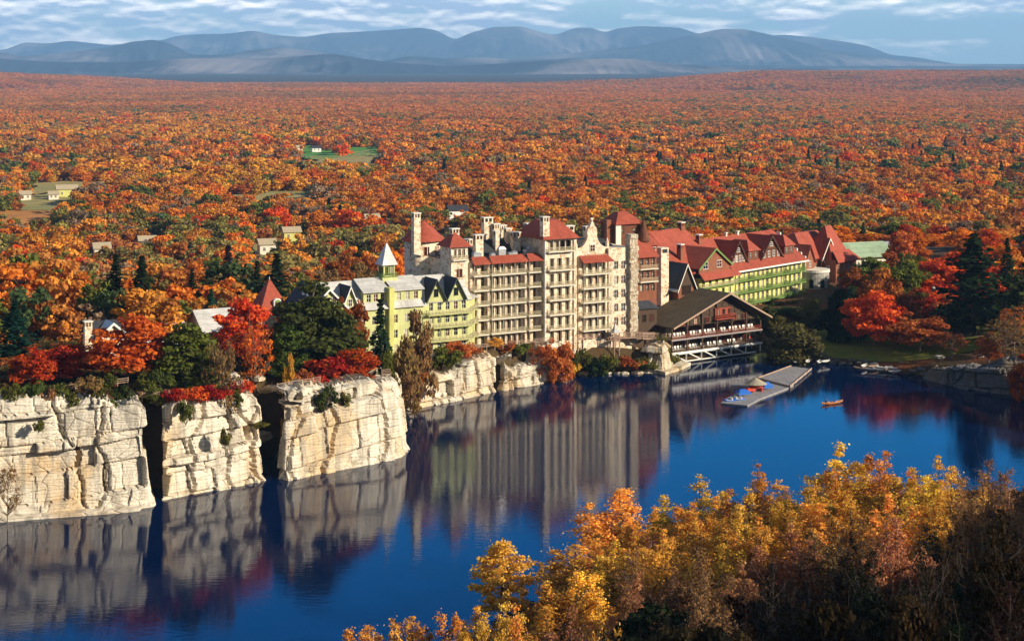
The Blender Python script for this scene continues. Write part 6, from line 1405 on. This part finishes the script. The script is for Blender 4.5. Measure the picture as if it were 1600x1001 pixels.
c = onz(1181, 611, .35); hu = empty('thatched_hut', c, R(20), 'ticket hut with a straw parasol roof and red canvas sides on the float', 'hut'); q = MB(); q.cone(0, 0, 1.75, 3.1, 2.6, .15, 14); q.build('thatched_roof', M['thatch'], hu); q = MB(); q.bar((0, 0, 0), (0, 0, 2), .12, n=6); q.build('post', M['brownwood'], hu); q = MB(); q.box(-1.2, 1.2, -1.0, 1.0, .9, 1.35); q.box(-1.25, -1.0, -.95, .95, 0, .9); q.box(1.0, 1.25, -.95, .95, 0, .9); q.build('counter', M['redcloth'], hu)
def tarp(px, py, w, d, h, label, m='blue', name='tarpaulin'):
    c = onz(px, py, .36); o = empty(name, c, R(25), label, 'tarpaulin'); q = MB(); q.hip(-w / 2, w / 2, -d / 2, d / 2, .9, h, w * .3, d * .42); q.box(-w / 2, w / 2, -d / 2, -d / 2 + .06, .4, .89); q.box(-w / 2, w / 2, d / 2 - .06, d / 2, .4, .89); q.build('canvas', M[m], o)
    for sx in (-1, 1):
        for sy in (-1, 1): q = MB(); q.bar((sx * w * .45, sy * d * .4, 0), (sx * w * .45, sy * d * .4, .9), .05); q.build('pole', M['metal'], o)
tarp(1198, 608, 2.4, 1.8, 1.7, 'dark blue canopy beside the thatched hut'); tarp(1160, 618, 3.2, 2.2, 1.5, 'long bright blue canopy over the float boats'); tarp(1172, 613, 2.2, 1.5, 1.2, 'red canvas awning in front of the thatched hut', 'redcloth')
def pedal(px, py, rz, label):
    c = onz(px, py, 0); o = empty('pedal_boat', c, rz, label, 'pedal boat', 'blue pedal boats at the float'); 
    for s in (-.55, .55): q = MB(); q.cone(0, 0, -1.3, 1.3, .3, .3, 10); h_ = q.build('pontoon', M['blue'], o, True); h_.location = (0, s, .2); h_.rotation_euler = (0, R(90), 0)
    q = MB(); q.box(-.9, .7, -.5, .5, .4, .5); q.box(.35, .5, -.5, .5, .5, 1.0); q.build('seat', M['white'], o)
    q = MB(); q.cone(0, 0, .35, .75, .42, .25, 10); h_ = q.build('nose', M['blue'], o, True); h_.location = (-1.1, 0, 0)
for px, py, a in ((1140, 628, 20), (1147, 626, 25), (1155, 626, 15)): pedal(px, py, R(a), 'blue pedal boat moored at the tip of the float')
def rowboat(px, py, z, rz, m, label, group=None, sc=1.0):
    c = onz(px, py, z); o = empty('rowing_boat', (c.x, c.y, max(z, gz(c.x, c.y)) + .05), rz, label, 'rowing boat', group); o.scale = (sc,) * 3; hull('hull', 4.2, 1.3, .5, m, o)
    for x in (-.9, .5): q = MB(); q.box(x - .14, x + .14, -.55, .55, .3, .35); q.build('thwart', M['rustic'], o)
rb = random.Random(8)
for i, (px, py) in enumerate([(1344, 577), (1350, 573), (1357, 578), (1364, 574), (1372, 579), (1378, 576), (1386, 580), (1393, 577), (1398, 582)]): rowboat(px, py, .5, R(rb.uniform(-60, 60)), 'white' if i % 3 else 'rustic', 'pale rowing boat drawn up on the dark shore below the lawn', 'rowing boats on the shore', .8)
for i, (px, py) in enumerate([(1243, 566), (1262, 566), (1280, 567), (1290, 566)]): rowboat(px, py, .7, R(rb.uniform(20, 120)), 'white', 'white rowing boat pulled up behind the landing stage', 'rowing boats behind the landing stage', .75)
for k_ in range(2):
    c = onz(1468 + k_ * 62, 563 + k_ * 5, 2.2); o = empty('picnic_table', (c.x, c.y, gz(c.x, c.y)), R(15 + 30 * k_), ['pale picnic table beside the lawn trees', 'pale picnic table on top of the shaded rock'][k_], 'table'); q = MB(); q.box(-1, 1, -.4, .4, .72, .78); q.build('table_top', M['white'], o)
    for s in (-1, 1): q = MB(); q.box(-1, 1, s * .8 - .14, s * .8 + .14, .42, .47); q.build('seat', M['white'], o); q = MB(); q.bar((s * .7, -.8, 0), (s * .7, .3, .72), .05); q.bar((s * .7, .8, 0), (s * .7, -.3, .72), .05); q.build('leg', M['rustic'], o)
# boulders along the shores
def boulder_mesh(seed):
    g_ = np.random.default_rng(seed); b = MB(); n, k = 9, 6; R_ = g_.uniform(.75, 1.2, (k, n)); ring = [[(R_[j][i] * math.cos(6.283 * i / n) * math.sin(3.1416 * (j + .3) / k), R_[j][i] * math.sin(6.283 * i / n) * math.sin(3.1416 * (j + .3) / k), -.65 * R_[j][i] * math.cos(3.1416 * (j + .3) / k)) for i in range(n)] for j in range(k)]
    for j in range(k - 1):
        for i in range(n): b.poly([ring[j][i], ring[j][(i + 1) % n], ring[j + 1][(i + 1) % n], ring[j + 1][i]])
    b.poly(ring[0][::-1]); b.poly(ring[-1]); return b
BLD = {m: [boulder_mesh(i).mesh('boulder', M[m]) for i in range(4)] for m in ('rock', 'shaderock')}
def boulders(pts, m, label, group, s0, s1):
    for i, (x, y) in enumerate(pts): sc = rb.uniform(s0, s1); tag(inst('boulder', BLD[m][i % 4], None, (x, y, max(gz(x, y), 0) + .15 * sc), (0, 0, rb.uniform(0, 6)), (sc * rb.uniform(.8, 1.5), sc, sc * rb.uniform(.6, 1))), label, 'boulder', group)
def shorept(ia, t_, out): a, c = SHORE[ia], SHORE[ia + 1]; x, y = a[0] + (c[0] - a[0]) * t_, a[1] + (c[1] - a[1]) * t_; dx, dy = c[0] - a[0], c[1] - a[1]; l_ = math.hypot(dx, dy); return (x - dy / l_ * out, y + dx / l_ * out)
ix = next(i for i, s in enumerate(SHORE) if s[:2] == (66, 434))
boulders([shorept(ix + k_, rb.random(), rb.uniform(.2, 3.5)) for k_ in (0, 1, 2, 3, 4) for _ in range(9)], 'shaderock', 'grey boulder at the water line between the chalet and the shaded rock', 'shore boulders', .5, 1.1)
boulders([shorept(17, rb.random(), rb.uniform(.3, 2)) for _ in range(8)] + [shorept(18, rb.random(), rb.uniform(.3, 2)) for _ in range(6)] + [shorept(19, rb.random(), rb.uniform(.3, 1.5)) for _ in range(4)], 'rock', 'pale boulder in the cove under the footbridge', 'cove boulders', .5, 1.2)
boulders([(x + rb.uniform(-1, 1), y + rb.uniform(-1, 1)) for x, y in ((-52, 318), (-50, 316), (-47, 318), (-45, 317.5), (-54, 317), (-49, 320), (-44, 322))], 'rock', 'pale boulder piled at the head of the wide cliff cleft', 'cleft boulders', .8, 1.8)
boulders([((px - 800) / F * y, y) for px, y in ((95, 284), (108, 285), (120, 286), (130, 286), (652, 372), (670, 374), (684, 377), (705, 379), (660, 366), (690, 372))], 'rock', 'pale rock slab on the edge of the cliff path', 'cliff path rocks', .9, 1.9)

# ------------------------------------------------------------------ the air between here and the mountains
hz = MB(); hz.box(-26000, 26000, -600, 30000, -110, 820); mh = bpy.data.materials.new('haze'); mh.use_nodes = True; nt = mh.node_tree; nt.nodes.remove(nt.nodes['Principled BSDF'])
pv = nt.nodes.new('ShaderNodeVolumePrincipled'); pv.inputs['Density'].default_value = HAZE_D; pv.inputs['Color'].default_value = (*HAZE_C, 1); pv.inputs['Anisotropy'].default_value = 0.0
nt.links.new(pv.outputs[0], nt.nodes['Material Output'].inputs['Volume']); tag(hz.build('haze', mh), kind='stuff')
